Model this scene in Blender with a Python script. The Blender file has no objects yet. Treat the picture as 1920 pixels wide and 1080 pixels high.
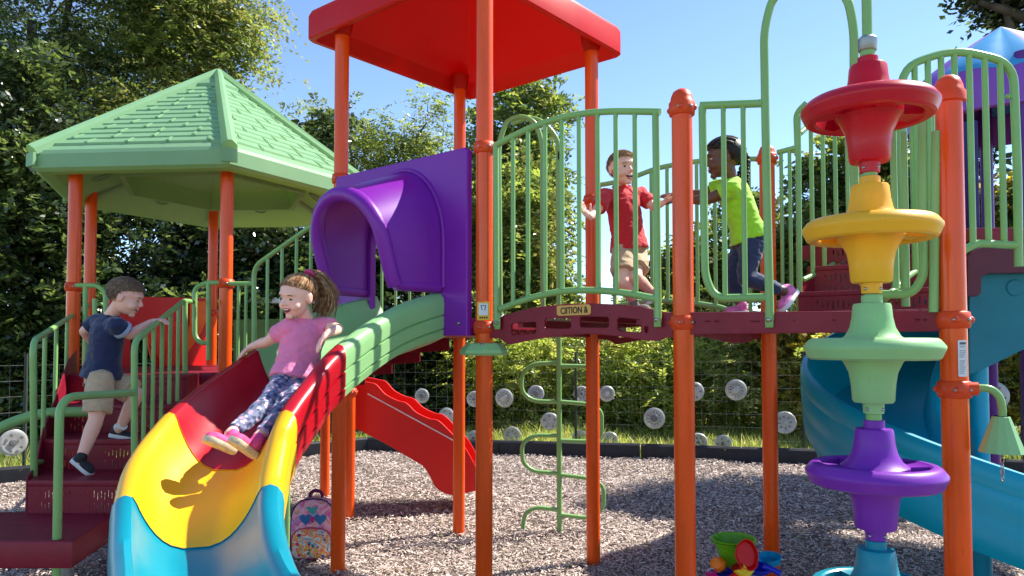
import bpy, bmesh, math, random
import numpy as np
from mathutils import Vector, Matrix, noise
R = math.radians
random.seed(7); rng = np.random.default_rng(7)
sc = bpy.context.scene
COL = sc.collection
# ---------------------------------------------------------------- camera
FPX, U0, V0, PITCH, EYE = 1387.0, 960.0, 596.6, R(2.0), 1.45
cam_d = bpy.data.cameras.new('camera'); cam = bpy.data.objects.new('camera', cam_d); COL.objects.link(cam)
cam.location = (0, 0, EYE); cam.rotation_euler = (R(90) + PITCH, 0, 0)
cam_d.sensor_width = 36; cam_d.lens = FPX/1920*36; cam_d.shift_y = (V0-540)/1920
cam_d.clip_start = 0.05; cam_d.clip_end = 600
sc.camera = cam
# ---------------------------------------------------------------- sky and sun
SUN_EL = R(48); SUN_AZ = math.atan2(0.90, 0.42)        # measured from +Y towards +X
w = bpy.data.worlds.new('World'); sc.world = w; w.use_nodes = True
nt = w.node_tree; bg = nt.nodes['Background']
sky = nt.nodes.new('ShaderNodeTexSky'); sky.sky_type = 'NISHITA'; sky.sun_disc = False
sky.sun_elevation = SUN_EL; sky.sun_rotation = SUN_AZ; sky.air_density = 0.7; sky.dust_density = 0.0; sky.ozone_density = 2.5
nt.links.new(sky.outputs[0], bg.inputs[0]); bg.inputs[1].default_value = 0.135
sd = bpy.data.lights.new('sun', 'SUN'); sd.energy = 4.3; sd.angle = R(0.5); sd.color = (1, 0.95, 0.86)
sun = bpy.data.objects.new('sun', sd); COL.objects.link(sun)
tos = Vector((math.sin(SUN_AZ)*math.cos(SUN_EL), math.cos(SUN_AZ)*math.cos(SUN_EL), math.sin(SUN_EL)))
sun.rotation_euler = tos.to_track_quat('Z', 'Y').to_euler(); sun.location = tos*40
sc.view_settings.view_transform = 'Standard'; sc.view_settings.look = 'None'
sc.view_settings.exposure = 1.18; sc.view_settings.gamma = 1
sc.cycles.max_bounces = 8; sc.cycles.transparent_max_bounces = 8
# ---------------------------------------------------------------- placing helpers
def ray(u, v):
    a = (u-U0)/FPX; b = -(v-V0)/FPX
    return Vector((a, math.cos(PITCH) - b*math.sin(PITCH), math.sin(PITCH) + b*math.cos(PITCH)))
def P(u, v, Z):
    d = ray(u, v); d = d*(Z/d.y); return Vector((d.x, d.y, d.z+EYE))
def XY(u, Z, v=645):
    p = P(u, v, Z); return (p.x, p.y)
class Plane:                    # a vertical plane through two ground points
    def __init__(s, p0, p1):
        s.p0 = Vector((p0[0], p0[1], 0)); s.p1 = Vector((p1[0], p1[1], 0))
        s.a = (s.p1-s.p0).normalized(); s.n = Vector((s.a.y, -s.a.x, 0)); s.L = (s.p1-s.p0).length
    def sz(s, u, v):
        d = ray(u, v); o = Vector((0, 0, EYE)); t = (s.p0-o).dot(s.n)/d.dot(s.n); q = o + d*t
        return ((q-s.p0).dot(s.a), q.z)
    def at(s, ss, z, off=0):
        q = s.p0 + s.a*ss + s.n*off; return Vector((q.x, q.y, z))
    def pt(s, u, v, off=0):
        a, z = s.sz(u, v); return s.at(a, z, off)
# ---------------------------------------------------------------- object helpers
def thing(name, label, cat, loc=(0, 0, 0), group=None):
    o = bpy.data.objects.new(name, None); COL.objects.link(o); o.location = loc
    o.empty_display_size = .1
    o['label'] = label; o['category'] = cat
    if group: o['group'] = group
    return o
def tag(o, label, cat, group=None):
    o['label'] = label; o['category'] = cat
    if group: o['group'] = group
    return o
def off_of(p):
    v = Vector((0, 0, 0))
    while p: v += p.location; p = p.parent
    return v
def link(name, me, mat, parent=None, smooth=35, kind=None, label=None):
    if mat is not None and not len(me.materials):
        for m in (mat if isinstance(mat, (list, tuple)) else [mat]): me.materials.append(m)
    if smooth and len(me.polygons):
        me.polygons.foreach_set('use_smooth', [True]*len(me.polygons))
        if smooth < 180: me.set_sharp_from_angle(angle=R(smooth))
    o = bpy.data.objects.new(name, me); me.name = name; COL.objects.link(o)
    if parent:
        off = off_of(parent)
        if off.length > 0: me.transform(Matrix.Translation(-off))
        o.parent = parent
    else:                                   # origin to the base of the thing
        n = len(me.vertices)
        if n:
            co = np.empty(n*3, np.float32); me.vertices.foreach_get('co', co); co = co.reshape(-1, 3)
            b = Vector(((co[:, 0].min()+co[:, 0].max())/2, (co[:, 1].min()+co[:, 1].max())/2, co[:, 2].min()))
            me.transform(Matrix.Translation(-b)); o.location = b
    if kind: o['kind'] = kind
    if label: o['label'] = label
    return o
WORK = bpy.data.scenes.new('workbench')
def bench(ob):                 # evaluates one object by itself, away from the heavy scene
    WORK.collection.objects.link(ob)
    with bpy.context.temp_override(scene=WORK, view_layer=WORK.view_layers[0]):
        dg = bpy.context.evaluated_depsgraph_get(); dg.update(); return dg
class MB:
    def __init__(s): s.v = []; s.f = []; s.m = []
    def add(s, vs, fs, mi=0):
        b = len(s.v); s.v += [tuple(x) for x in vs]; s.f += [tuple(i+b for i in f) for f in fs]; s.m += [mi]*len(fs)
    def box(s, c, size, ax=(1, 0, 0), up=(0, 0, 1), mi=0, taper=1.0, bev=0.0):
        ax = Vector(ax).normalized(); up = Vector(up).normalized(); ay = up.cross(ax).normalized(); up = ax.cross(ay).normalized()
        c = Vector(c); hx, hy, hz = size[0]/2, size[1]/2, size[2]/2
        if bev <= 0:
            vs = [c+ax*(sx*hx*(taper if sz > 0 else 1))+ay*(sy*hy*(taper if sz > 0 else 1))+up*(sz*hz) for sz in (-1, 1) for sy in (-1, 1) for sx in (-1, 1)]
            s.add(vs, [(0, 2, 3, 1), (4, 5, 7, 6), (0, 1, 5, 4), (2, 6, 7, 3), (0, 4, 6, 2), (1, 3, 7, 5)], mi)
        else:
            rings = []
            for zz, k in ((-hz, 1), (-hz+bev*.3, .3), (-hz+bev, 0), (hz-bev, 0), (hz-bev*.3, .3), (hz, 1)):
                ring = []
                ex, ey = hx-bev*k, hy-bev*k; r = bev
                for cx, cy, a0 in ((1, 1, 0), (-1, 1, 90), (-1, -1, 180), (1, -1, 270)):
                    for a in (0, 30, 60, 90):
                        ring.append(c+ax*(cx*(ex-r)+r*math.cos(R(a0+a)))+ay*(cy*(ey-r)+r*math.sin(R(a0+a)))+up*zz)
                rings.append(ring)
            s.loft(rings, True, True, mi)
    def loft(s, rings, closed=True, caps=True, mi=0):
        n = len(rings[0]); b = [p for r in rings for p in r]; f = []
        m = n if closed else n-1
        for i in range(len(rings)-1):
            for j in range(m):
                k = (j+1) % n; f.append((i*n+j, i*n+k, (i+1)*n+k, (i+1)*n+j))
        if caps and closed:
            f.append(tuple(range(n))[::-1]); f.append(tuple((len(rings)-1)*n+j for j in range(n)))
        s.add(b, f, mi)
    def tube(s, pts, r, seg=10, mi=0, rr=None, flat=None):
        pts = [Vector(p) for p in pts]
        if len(pts) < 2: return
        t0 = (pts[1]-pts[0]).normalized(); ref = Vector((0, 0, 1)) if abs(t0.z) < .9 else Vector((1, 0, 0))
        if flat is not None: ref = Vector(flat)
        nrm = (ref - t0*ref.dot(t0)).normalized(); rings = []
        for i, p in enumerate(pts):
            if i == 0: t = t0
            elif i == len(pts)-1: t = (pts[i]-pts[i-1]).normalized()
            else: t = ((pts[i]-pts[i-1]).normalized()+(pts[i+1]-pts[i]).normalized()).normalized()
            nrm = (nrm - t*nrm.dot(t)); nrm = nrm.normalized() if nrm.length > 1e-6 else t.orthogonal().normalized()
            bn = t.cross(nrm); q = r[i] if isinstance(r, (list, tuple)) else r; q2 = q*(rr if rr else 1)
            rings.append([p + nrm*(q2*math.cos(2*math.pi*k/seg)) + bn*(q*math.sin(2*math.pi*k/seg)) for k in range(seg)])
        s.loft(rings, True, True, mi)
    def lathe(s, prof, c, seg=32, mi=0, axis=(0, 0, 1), cap=True):
        c = Vector(c); az = Vector(axis).normalized(); ax = az.orthogonal().normalized(); ay = az.cross(ax)
        rings = [[c+ax*(r*math.cos(2*math.pi*k/seg))+ay*(r*math.sin(2*math.pi*k/seg))+az*z for k in range(seg)] for r, z in prof]
        s.loft(rings, True, cap, mi)
    def ball(s, c, rad, ax=None, seg=16, mi=0):
        c = Vector(c); r = (rad,)*3 if isinstance(rad, (int, float)) else rad
        M = ax if ax is not None else Matrix.Identity(3)
        rings = []
        n = seg//2
        for i in range(n+1):
            th = math.pi*max(.02, min(n-.02, i))/n
            rings.append([c + M @ Vector((r[0]*math.sin(th)*math.cos(2*math.pi*k/seg), r[1]*math.sin(th)*math.sin(2*math.pi*k/seg), -r[2]*math.cos(th))) for k in range(seg)])
        s.loft(rings, True, True, mi)
    def mesh(s, name='m'):
        me = bpy.data.meshes.new(name); me.from_pydata(s.v, [], s.f)
        if any(s.m): me.polygons.foreach_set('material_index', s.m)
        me.validate(); me.update()
        bm = bmesh.new(); bm.from_mesh(me); bmesh.ops.recalc_face_normals(bm, faces=bm.faces); bm.to_mesh(me); bm.free()
        return me
    def build(s, name, mat, parent=None, smooth=35, kind=None, label=None):
        return link(name, s.mesh(name), mat, parent, smooth, kind, label)
def quads(name, V, mats, mi=None, parent=None, kind=None, smooth=0):
    n = len(V); me = bpy.data.meshes.new(name)
    me.vertices.add(n*4); me.vertices.foreach_set('co', np.ascontiguousarray(V, np.float32).ravel())
    me.loops.add(n*4); me.loops.foreach_set('vertex_index', np.arange(n*4, dtype=np.int32))
    me.polygons.add(n); me.polygons.foreach_set('loop_start', np.arange(0, n*4, 4, dtype=np.int32))
    me.polygons.foreach_set('loop_total', np.full(n, 4, np.int32))
    if mi is not None: me.polygons.foreach_set('material_index', np.asarray(mi, np.int32))
    me.update(calc_edges=True)
    return link(name, me, mats, parent, smooth, kind)
def fillet(pts, r, n=6):
    pts = [Vector(p) for p in pts]; out = [pts[0]]
    for i in range(1, len(pts)-1):
        a, b, c = pts[i-1], pts[i], pts[i+1]
        d1 = (a-b); d2 = (c-b); q = min(r, d1.length*.48, d2.length*.48)
        p0 = b+d1.normalized()*q; p2 = b+d2.normalized()*q
        for k in range(n+1):
            t = k/n; out.append(p0*(1-t)**2 + b*2*t*(1-t) + p2*t*t)
    out.append(pts[-1]); return out
def spline(pts, n=8):
    pts = [Vector(p) for p in pts]; out = []
    for i in range(len(pts)-1):
        p0 = pts[max(i-1, 0)]; p1 = pts[i]; p2 = pts[i+1]; p3 = pts[min(i+2, len(pts)-1)]
        for k in range(n):
            t = k/n
            out.append(0.5*((2*p1)+(p2-p0)*t+(2*p0-5*p1+4*p2-p3)*t*t+(3*p1-p0-3*p2+p3)*t**3))
    out.append(pts[-1]); return out
def plate_mesh(outs, M, th, bev=0.003):
    cu = bpy.data.curves.new('c', 'CURVE'); cu.dimensions = '2D'; cu.fill_mode = 'BOTH'; cu.extrude = max(th/2-bev, .0005); cu.bevel_depth = bev; cu.bevel_resolution = 1
    for o in outs:
        sp = cu.splines.new('POLY'); sp.points.add(len(o)-1)
        for i, p in enumerate(o): sp.points[i].co = (p[0], p[1], 0, 1)
        sp.use_cyclic_u = True
    ob = bpy.data.objects.new('c', cu)
    dg = bench(ob)
    me = bpy.data.meshes.new_from_object(ob.evaluated_get(dg)); bpy.data.objects.remove(ob); bpy.data.curves.remove(cu)
    me.transform(M); me.materials.clear(); return me
def pmat(pl, off=0, s0=0):
    a, n = pl.a, pl.n; o = pl.p0 + a*s0 + n*off
    return Matrix(((a.x, 0, n.x, o.x), (a.y, 0, n.y, o.y), (0, 1, 0, 0), (0, 0, 0, 1)))
def rrect(x0, y0, x1, y1, r, n=4):
    o = []
    for cx, cy, a0 in ((x1-r, y1-r, 0), (x0+r, y1-r, 90), (x0+r, y0+r, 180), (x1-r, y0+r, 270)):
        for k in range(n+1):
            a = R(a0+90*k/n); o.append((cx+r*math.cos(a), cy+r*math.sin(a)))
    return o
def text_mesh(txt, size, M, ext=.0008, bold=0.0):
    cu = bpy.data.curves.new('t', 'FONT'); cu.body = txt; cu.size = size; cu.extrude = ext; cu.align_x = 'CENTER'; cu.align_y = 'CENTER'; cu.offset = bold
    ob = bpy.data.objects.new('t', cu)
    dg = bench(ob)
    me = bpy.data.meshes.new_from_object(ob.evaluated_get(dg)); bpy.data.objects.remove(ob)
    me.transform(M); me.materials.clear(); return me
# ---------------------------------------------------------------- materials
def srgb(r, g, b):
    f = lambda c: (c/255/12.92) if c/255 <= .04045 else ((c/255+.055)/1.055)**2.4
    return (f(r), f(g), f(b), 1)
def newmat(name):
    m = bpy.data.materials.new(name); m.use_nodes = True
    return m, m.node_tree, m.node_tree.nodes['Principled BSDF']
def N(nt, t, **k):
    n = nt.nodes.new(t)
    for a, b in k.items():
        if hasattr(n, a): setattr(n, a, b)
        else: n.inputs[a].default_value = b
    return n
def plastic(name, c, rough=.35, var=.12, bump=.15, bscale=60, coat=0, scale=5, sub=0, wear=0, trans=0, tcol=None, scr=0, streak=False, metal=0, vscale=(1, 1, 1)):
    m, nt, b = newmat(name); L = nt.links
    tc = N(nt, 'ShaderNodeTexCoord'); mp = N(nt, 'ShaderNodeMapping'); L.new(tc.outputs['Object'], mp.inputs[0]); mp.inputs['Scale'].default_value = vscale
    n1 = N(nt, 'ShaderNodeTexNoise', Scale=scale, Detail=6.0, Roughness=.6); L.new(mp.outputs[0], n1.inputs['Vector'])
    r = N(nt, 'ShaderNodeMix', data_type='RGBA'); c2 = tuple(min(1, x*(1-var*1.6)) for x in c[:3])+(1,); c3 = tuple(min(1, x*(1+var)+.01*var) for x in c[:3])+(1,)
    r.inputs[6].default_value = c2; r.inputs[7].default_value = c3
    mr = N(nt, 'ShaderNodeMapRange'); mr.inputs[1].default_value = .3; mr.inputs[2].default_value = .7
    L.new(n1.outputs[0], mr.inputs[0]); L.new(mr.outputs[0], r.inputs[0])
    out = r.outputs[2]
    if wear:
        n3 = N(nt, 'ShaderNodeTexNoise', Scale=38.0, Detail=8.0, Roughness=.75); L.new(tc.outputs['Object'], n3.inputs['Vector'])
        m3 = N(nt, 'ShaderNodeMapRange'); m3.inputs[1].default_value = .62; m3.inputs[2].default_value = .72; m3.inputs[4].default_value = wear
        L.new(n3.outputs[0], m3.inputs[0]); x = N(nt, 'ShaderNodeMix', data_type='RGBA'); L.new(m3.outputs[0], x.inputs[0]); L.new(out, x.inputs[6])
        x.inputs[7].default_value = tuple(.5*v+.3 for v in c[:3])+(1,); out = x.outputs[2]
    if scr:        # fine scratches and grime that belong to the surface
        ms_ = N(nt, 'ShaderNodeMapping'); L.new(tc.outputs['Object'], ms_.inputs[0]); ms_.inputs['Scale'].default_value = (38, 30, 5); ms_.inputs['Rotation'].default_value = (.5, .35, .3) if scr < .45 else (.03, .04, 0)
        n5 = N(nt, 'ShaderNodeTexNoise', Scale=3.0, Detail=7.0, Roughness=.7); L.new(ms_.outputs[0], n5.inputs['Vector']); m5 = N(nt, 'ShaderNodeMapRange'); m5.inputs[1].default_value = .56; m5.inputs[2].default_value = .74; m5.inputs[4].default_value = scr
        L.new(n5.outputs[0], m5.inputs[0]); x5 = N(nt, 'ShaderNodeMix', data_type='RGBA'); L.new(m5.outputs[0], x5.inputs[0]); L.new(out, x5.inputs[6]); x5.inputs[7].default_value = tuple(v*.45 for v in c[:3])+(1,); out = x5.outputs[2]
    L.new(out, b.inputs['Base Color'])
    n2 = N(nt, 'ShaderNodeTexNoise', Scale=scale*1.7, Detail=4.0); L.new(tc.outputs['Object'], n2.inputs['Vector'])
    rr = N(nt, 'ShaderNodeMapRange'); rr.inputs[3].default_value = max(.05, rough-.1); rr.inputs[4].default_value = rough+.13
    L.new(n2.outputs[0], rr.inputs[0]); L.new(rr.outputs[0], b.inputs['Roughness'])
    if bump:
        n4 = N(nt, 'ShaderNodeTexNoise', Scale=bscale, Detail=3.0); L.new(tc.outputs['Object'], n4.inputs['Vector'])
        bp = N(nt, 'ShaderNodeBump', Strength=bump, Distance=.002); L.new(n4.outputs[0], bp.inputs['Height']); L.new(bp.outputs[0], b.inputs['Normal'])
    b.inputs['Specular IOR Level'].default_value = .32; b.inputs['Coat Weight'].default_value = coat*.5; b.inputs['Coat Roughness'].default_value = .12
    b.inputs['Metallic'].default_value = metal
    if trans:
        tl = N(nt, 'ShaderNodeBsdfTranslucent'); tl.inputs['Color'].default_value = tcol or c; ms = N(nt, 'ShaderNodeMixShader'); ms.inputs[0].default_value = trans
        L.new(b.outputs[0], ms.inputs[1]); L.new(tl.outputs[0], ms.inputs[2]); L.new(ms.outputs[0], nt.nodes['Material Output'].inputs[0])
    if sub:
        b.inputs['Subsurface Weight'].default_value = sub; b.inputs['Subsurface Radius'].default_value = (.02, .008, .005); b.inputs['Subsurface Scale'].default_value = 1
    return m
M_ORANGE = plastic('orange_enamel', srgb(238, 84, 10), .3, .10, .12, 40, .5, 3, vscale=(6, 6, .6), wear=.2, scr=.5)
M_CLAMP = plastic('orange_cast', srgb(224, 74, 26), .42, .08, .2, 90, .1)
M_GREEN = plastic('green_enamel', srgb(132, 178, 104), .33, .06, .1, 60, .25, 4)
M_LGREEN = plastic('light_green_plastic', srgb(142, 190, 126), .4, .06, .25, 180, 0, 2.5, scr=0.2)
M_ROOFG = plastic('roof_green_plastic', srgb(156, 204, 158), .45, .06, .2, 180, 0, 1.8, trans=.42, tcol=srgb(186, 200, 96), wear=.1)
M_RED = plastic('bright_red_plastic', srgb(214, 26, 18), .38, .05, .15, 150, .05, 2)
M_ROOFR = plastic('roof_red_plastic', srgb(222, 24, 12), .4, .05, .15, 150, .05, 2, trans=.36, tcol=srgb(214, 20, 6))
M_CRED = plastic('crimson_plastic', srgb(190, 14, 40), .33, .06, .15, 200, .1, 2, wear=.05, scr=0.3)
M_SRED = plastic('slide_red_plastic', srgb(176, 10, 30), .3, .06, .12, 150, .15, 2, wear=.04, scr=0.35)
M_YEL = plastic('yellow_plastic', srgb(244, 180, 18), .36, .05, .12, 160, .15, 2, wear=.05, scr=0.22)
M_SPY = plastic('amber_plastic', srgb(240, 176, 40), .36, .05, .15, 200, .05, 2, scr=0.22)
M_TURQ = plastic('turquoise_plastic', srgb(0, 134, 152), .36, .07, .12, 150, .15, 2.4, wear=.12, scr=0.3)
M_TEAL = plastic('teal_plastic', srgb(0, 152, 180), .36, .07, .15, 150, .05, 2, scr=0.2)
M_PURP = plastic('purple_plastic', srgb(128, 36, 160), .36, .06, .15, 180, .05, 2, scr=0.25)
M_SPP = plastic('violet_plastic', srgb(122, 44, 164), .36, .05, .15, 180, .05, 2, scr=0.3)
M_MAROON = plastic('maroon_coating', srgb(134, 22, 44), .42, .12, .4, 220, 0, 6, wear=.1, scr=0.35)
M_BOLT = plastic('bolt_steel', srgb(170, 170, 168), .3, .1, 0, metal=1)
M_STEEL = plastic('grey_steel', srgb(150, 154, 156), .4, .1, .1, metal=.8)
M_BLACK = plastic('black_plastic', srgb(38, 39, 44), .6, .2, .4, 60, wear=.2)
# ================================================================ ground
def ground_mats():
    m, nt, b = newmat('mulch_base'); L = nt.links
    tc = N(nt, 'ShaderNodeTexCoord'); v = N(nt, 'ShaderNodeTexVoronoi', Scale=45.0); L.new(tc.outputs['Object'], v.inputs['Vector'])
    mp = N(nt, 'ShaderNodeMapping'); mp.inputs['Scale'].default_value = (1, 2.6, 1); L.new(tc.outputs['Object'], mp.inputs[0]); L.new(mp.outputs[0], v.inputs['Vector'])
    cr = N(nt, 'ShaderNodeValToRGB'); L.new(v.outputs['Color'], cr.inputs[0])
    cr.color_ramp.elements[0].color = (.10, .07, .055, 1); cr.color_ramp.elements[1].color = (.40, .32, .27, 1)
    n = N(nt, 'ShaderNodeTexNoise', Scale=1.3, Detail=5.0); L.new(tc.outputs['Object'], n.inputs['Vector'])
    mx = N(nt, 'ShaderNodeMix', data_type='RGBA', blend_type='MULTIPLY'); mx.inputs[0].default_value = .5; L.new(cr.outputs[0], mx.inputs[6])
    c2 = N(nt, 'ShaderNodeValToRGB'); c2.color_ramp.elements[0].position = .3; c2.color_ramp.elements[0].color = (.6, .55, .5, 1); c2.color_ramp.elements[1].position = .7; c2.color_ramp.elements[1].color = (1, 1, 1, 1)
    L.new(n.outputs[0], c2.inputs[0]); L.new(c2.outputs[0], mx.inputs[7]); L.new(mx.outputs[2], b.inputs['Base Color']); b.inputs['Roughness'].default_value = .85
    bp = N(nt, 'ShaderNodeBump', Strength=1.0, Distance=.02); L.new(v.outputs['Distance'], bp.inputs['Height']); L.new(bp.outputs[0], b.inputs['Normal'])
    g, nt, b = newmat('grass_base'); L = nt.links
    tc = N(nt, 'ShaderNodeTexCoord'); n = N(nt, 'ShaderNodeTexNoise', Scale=3.0, Detail=8.0); L.new(tc.outputs['Object'], n.inputs['Vector'])
    cr = N(nt, 'ShaderNodeValToRGB'); L.new(n.outputs[0], cr.inputs[0]); cr.color_ramp.elements[0].position = .3; cr.color_ramp.elements[0].color = (.12, .13, .045, 1); cr.color_ramp.elements[1].position = .7; cr.color_ramp.elements[1].color = (.30, .31, .10, 1)
    L.new(cr.outputs[0], b.inputs['Base Color']); b.inputs['Roughness'].default_value = .9
    return m, g
M_MULCH, M_GRASS = ground_mats()
bend = [Vector(XY(-700, 5.6)), Vector(XY(0, 7.6)), Vector(XY(330, 8.6)), Vector(XY(690, 10.1)), Vector(XY(1200, 9.45)), Vector(XY(1530, 8.95)), Vector(XY(1920, 8.1)), Vector(XY(2500, 7.2))]
def sheet(name, poly, z, mat):
    me = bpy.data.meshes.new(name); me.from_pydata([(x, y, z) for x, y in poly], [], [tuple(range(len(poly)))]); me.update()
    bm = bmesh.new(); bm.from_mesh(me); bmesh.ops.triangulate(bm, faces=bm.faces); bmesh.ops.recalc_face_normals(bm, faces=bm.faces); bm.to_mesh(me); bm.free()
    if me.polygons[0].normal.z < 0: me.flip_normals()
    return link(name, me, mat, None, 0, 'structure')
sheet('ground', [(-150, -60), (150, -60), (150, 250), (-150, 250)], -.03, M_GRASS)
sheet('mulch_bed', [tuple(p) for p in bend]+[(7, -3), (-7, -3)], -.004, M_MULCH)
# loose wood chips
def tone(name, c, rough=.75):
    m, nt, b = newmat(name); b.inputs['Base Color'].default_value = c; b.inputs['Roughness'].default_value = rough; return m
CH = [tone('chip_pale', (.78, .635, .55, 1), .6), tone('chip_tan', (.55, .43, .365, 1)), tone('chip_brown', (.33, .25, .205, 1)), tone('chip_grey', (.45, .37, .32, 1)), tone('chip_dark', (.11, .08, .07, 1))]
def chips():
    n = 420000
    Y = 2.2*np.exp(rng.random(n)*math.log(10.2/2.2)); X = (rng.random(n)*2-1)*(Y*.76+.25)
    bx = np.array([p.x for p in bend]); by = np.array([p.y for p in bend]); ok = Y < np.interp(X, bx, by)-.08
    X, Y = X[ok], Y[ok]; n = len(X)
    a = rng.random(n)*2*np.pi; L = (.0045+.013*rng.random(n)**2)*(1+.06*Y); W = (.0016+.0032*rng.random(n)**1.5)*(1+.06*Y)
    tl = rng.normal(0, .22, n); rl = rng.normal(0, .38, n); h = rng.random(n)**1.6*.024
    hump = .022*np.sin(X*3.1+1)*np.sin(Y*2.3)+.012*np.sin(X*7.3)*np.sin(Y*6.1+.5)
    d = np.stack([np.cos(a)*np.cos(tl), np.sin(a)*np.cos(tl), np.sin(tl)], 1); s = np.stack([-np.sin(a)*np.cos(rl), np.cos(a)*np.cos(rl), np.sin(rl)], 1)
    c = np.stack([X, Y, .006+h+np.maximum(hump, 0)], 1); V = np.empty((n, 4, 3))
    tp = .4+.6*rng.random((n, 1))
    V[:, 0] = c-d*L[:, None]-s*W[:, None]*tp; V[:, 1] = c+d*L[:, None]-s*W[:, None]; V[:, 2] = c+d*L[:, None]+s*W[:, None]*tp; V[:, 3] = c-d*L[:, None]+s*W[:, None]
    V[:, :, 2] = np.maximum(V[:, :, 2], -.002)
    mi = rng.choice(5, n, p=[.30, .30, .16, .18, .06])
    quads('wood_chips', V, CH, mi, kind='stuff')
chips()
# ---------------------------------------------------------------- border timbers, fence, hub caps
def along(p0, p1, L, fn):
    d = (p1-p0); n = max(1, round(d.length/L))
    for i in range(n): fn(p0+d*(i/n), p0+d*((i+1)/n))
nb = [0]
places = ['far left beside the stairs', 'left, behind the stairs', 'behind the yellow slide section', 'behind the backpack', 'behind the red slide']
def timber(a, b):
    mid = (a+b)/2; d = (b-a).normalized(); u = 960+mid.x/mid.y*1387
    if u < -150 or u > 2150: return
    c = Vector((mid.x, mid.y, .08)); m = MB(); L = (b-a).length-.015; nn = Vector((d.y, -d.x, 0))
    pr = [(-.05, 0), (-.055, .03), (-.05, .165), (-.03, .185), (.03, .185), (.05, .165), (.055, .03), (.05, 0)]
    rings = [[Vector((mid.x+d.x*s*L/2+nn.x*x, mid.y+d.y*s*L/2+nn.y*x, z)) for x, z in pr] for s in (-1, -.97, -.965, .965, .97, 1)]
    m.loft(rings); m2 = MB(); m2.box((mid.x, mid.y, .19), (.04, .03, .02), (d.x, d.y, 0), bev=.004)
    u = int(u); near = [(60, 'at the left edge, left of the stairs'), (300, 'seen through the boy\'s stairs'), (600, 'behind the backpack'), (760, 'at the far corner under the red slide'), (900, 'between posts right of the red slide'), (1040, 'behind the loop climber'), (1200, 'just right of the loop climber'), (1360, 'in the open between two bridge posts'), (1520, 'left of the purple disc'), (1700, 'behind the purple disc'), (1900, 'below the bell'), (2100, 'at the right edge')]
    k = min(near, key=lambda q: abs(q[0]-u))
    t = thing('border_timber', 'black edging timber along the mulch, %s' % k[1], 'edging', (mid.x, mid.y, 0), 'black timbers edging the mulch')
    m.build('timber', M_BLACK, t, 30); m2.build('stake_head', M_BOLT, t, 30)
    used.setdefault(k[1], []).append(t)
used = {}
for p, q in zip(bend, bend[1:]): along(p, q, 1.55, timber)
for k, ts in used.items():
    if len(ts) > 1:
        for i, t in enumerate(ts): t['label'] = t['label']+(', left one' if i == 0 else ', right one')
fo = [p+Vector((0, .42)) for p in bend]
M_WIRE = plastic('galvanised_wire', srgb(150, 152, 150), .5, .1, 0, metal=.6)
def fence(a, b, lab):
    pl = Plane(a, b); t = thing('wire_fence', lab, 'fence', (a.x, a.y, 0), 'wire mesh fence round the play area')
    m = MB(); H_ = 1.22
    for i in range(8):
        z = .05+i*(H_-.05)/7; m.tube([pl.at(0, z), pl.at(pl.L, z)], .0008, 4)
    n = int(pl.L/.152)
    for i in range(n+1): m.tube([pl.at(i*pl.L/n, .02), pl.at(i*pl.L/n, H_)], .0007, 4)
    m.build('wire_mesh', M_WIRE, t, 60)
    m = MB(); k = max(1, round(pl.L/2.4))
    for i in range(k+1):
        if i == 0 and a != fo[0]: continue
        m = MB(); m.tube([pl.at(i*pl.L/k, 0), pl.at(i*pl.L/k, H_+.12)], .018, 8); m.build('fence_post', plastic('fence_post_green', srgb(52, 62, 52), .6), t, 60)
fence(fo[0], fo[1], 'wire mesh fence beyond the left edge of the mulch')
fence(fo[1], fo[3], 'wire mesh fence behind the stairs and the yellow slide')
fence(fo[3], fo[5], 'wire mesh fence behind the bridge and loop climber, hung with hub caps')
fence(fo[5], fo[7], 'wire mesh fence behind the spiral slide and the bell')
M_HC = plastic('hubcap_silver', srgb(196, 196, 192), .34, .15, .1, 60, metal=.15); M_HC.node_tree.nodes['Principled BSDF'].inputs['Alpha'].default_value = .72; M_HD = plastic('hubcap_dark', srgb(112, 112, 110), .45, .1, 0)
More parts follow.
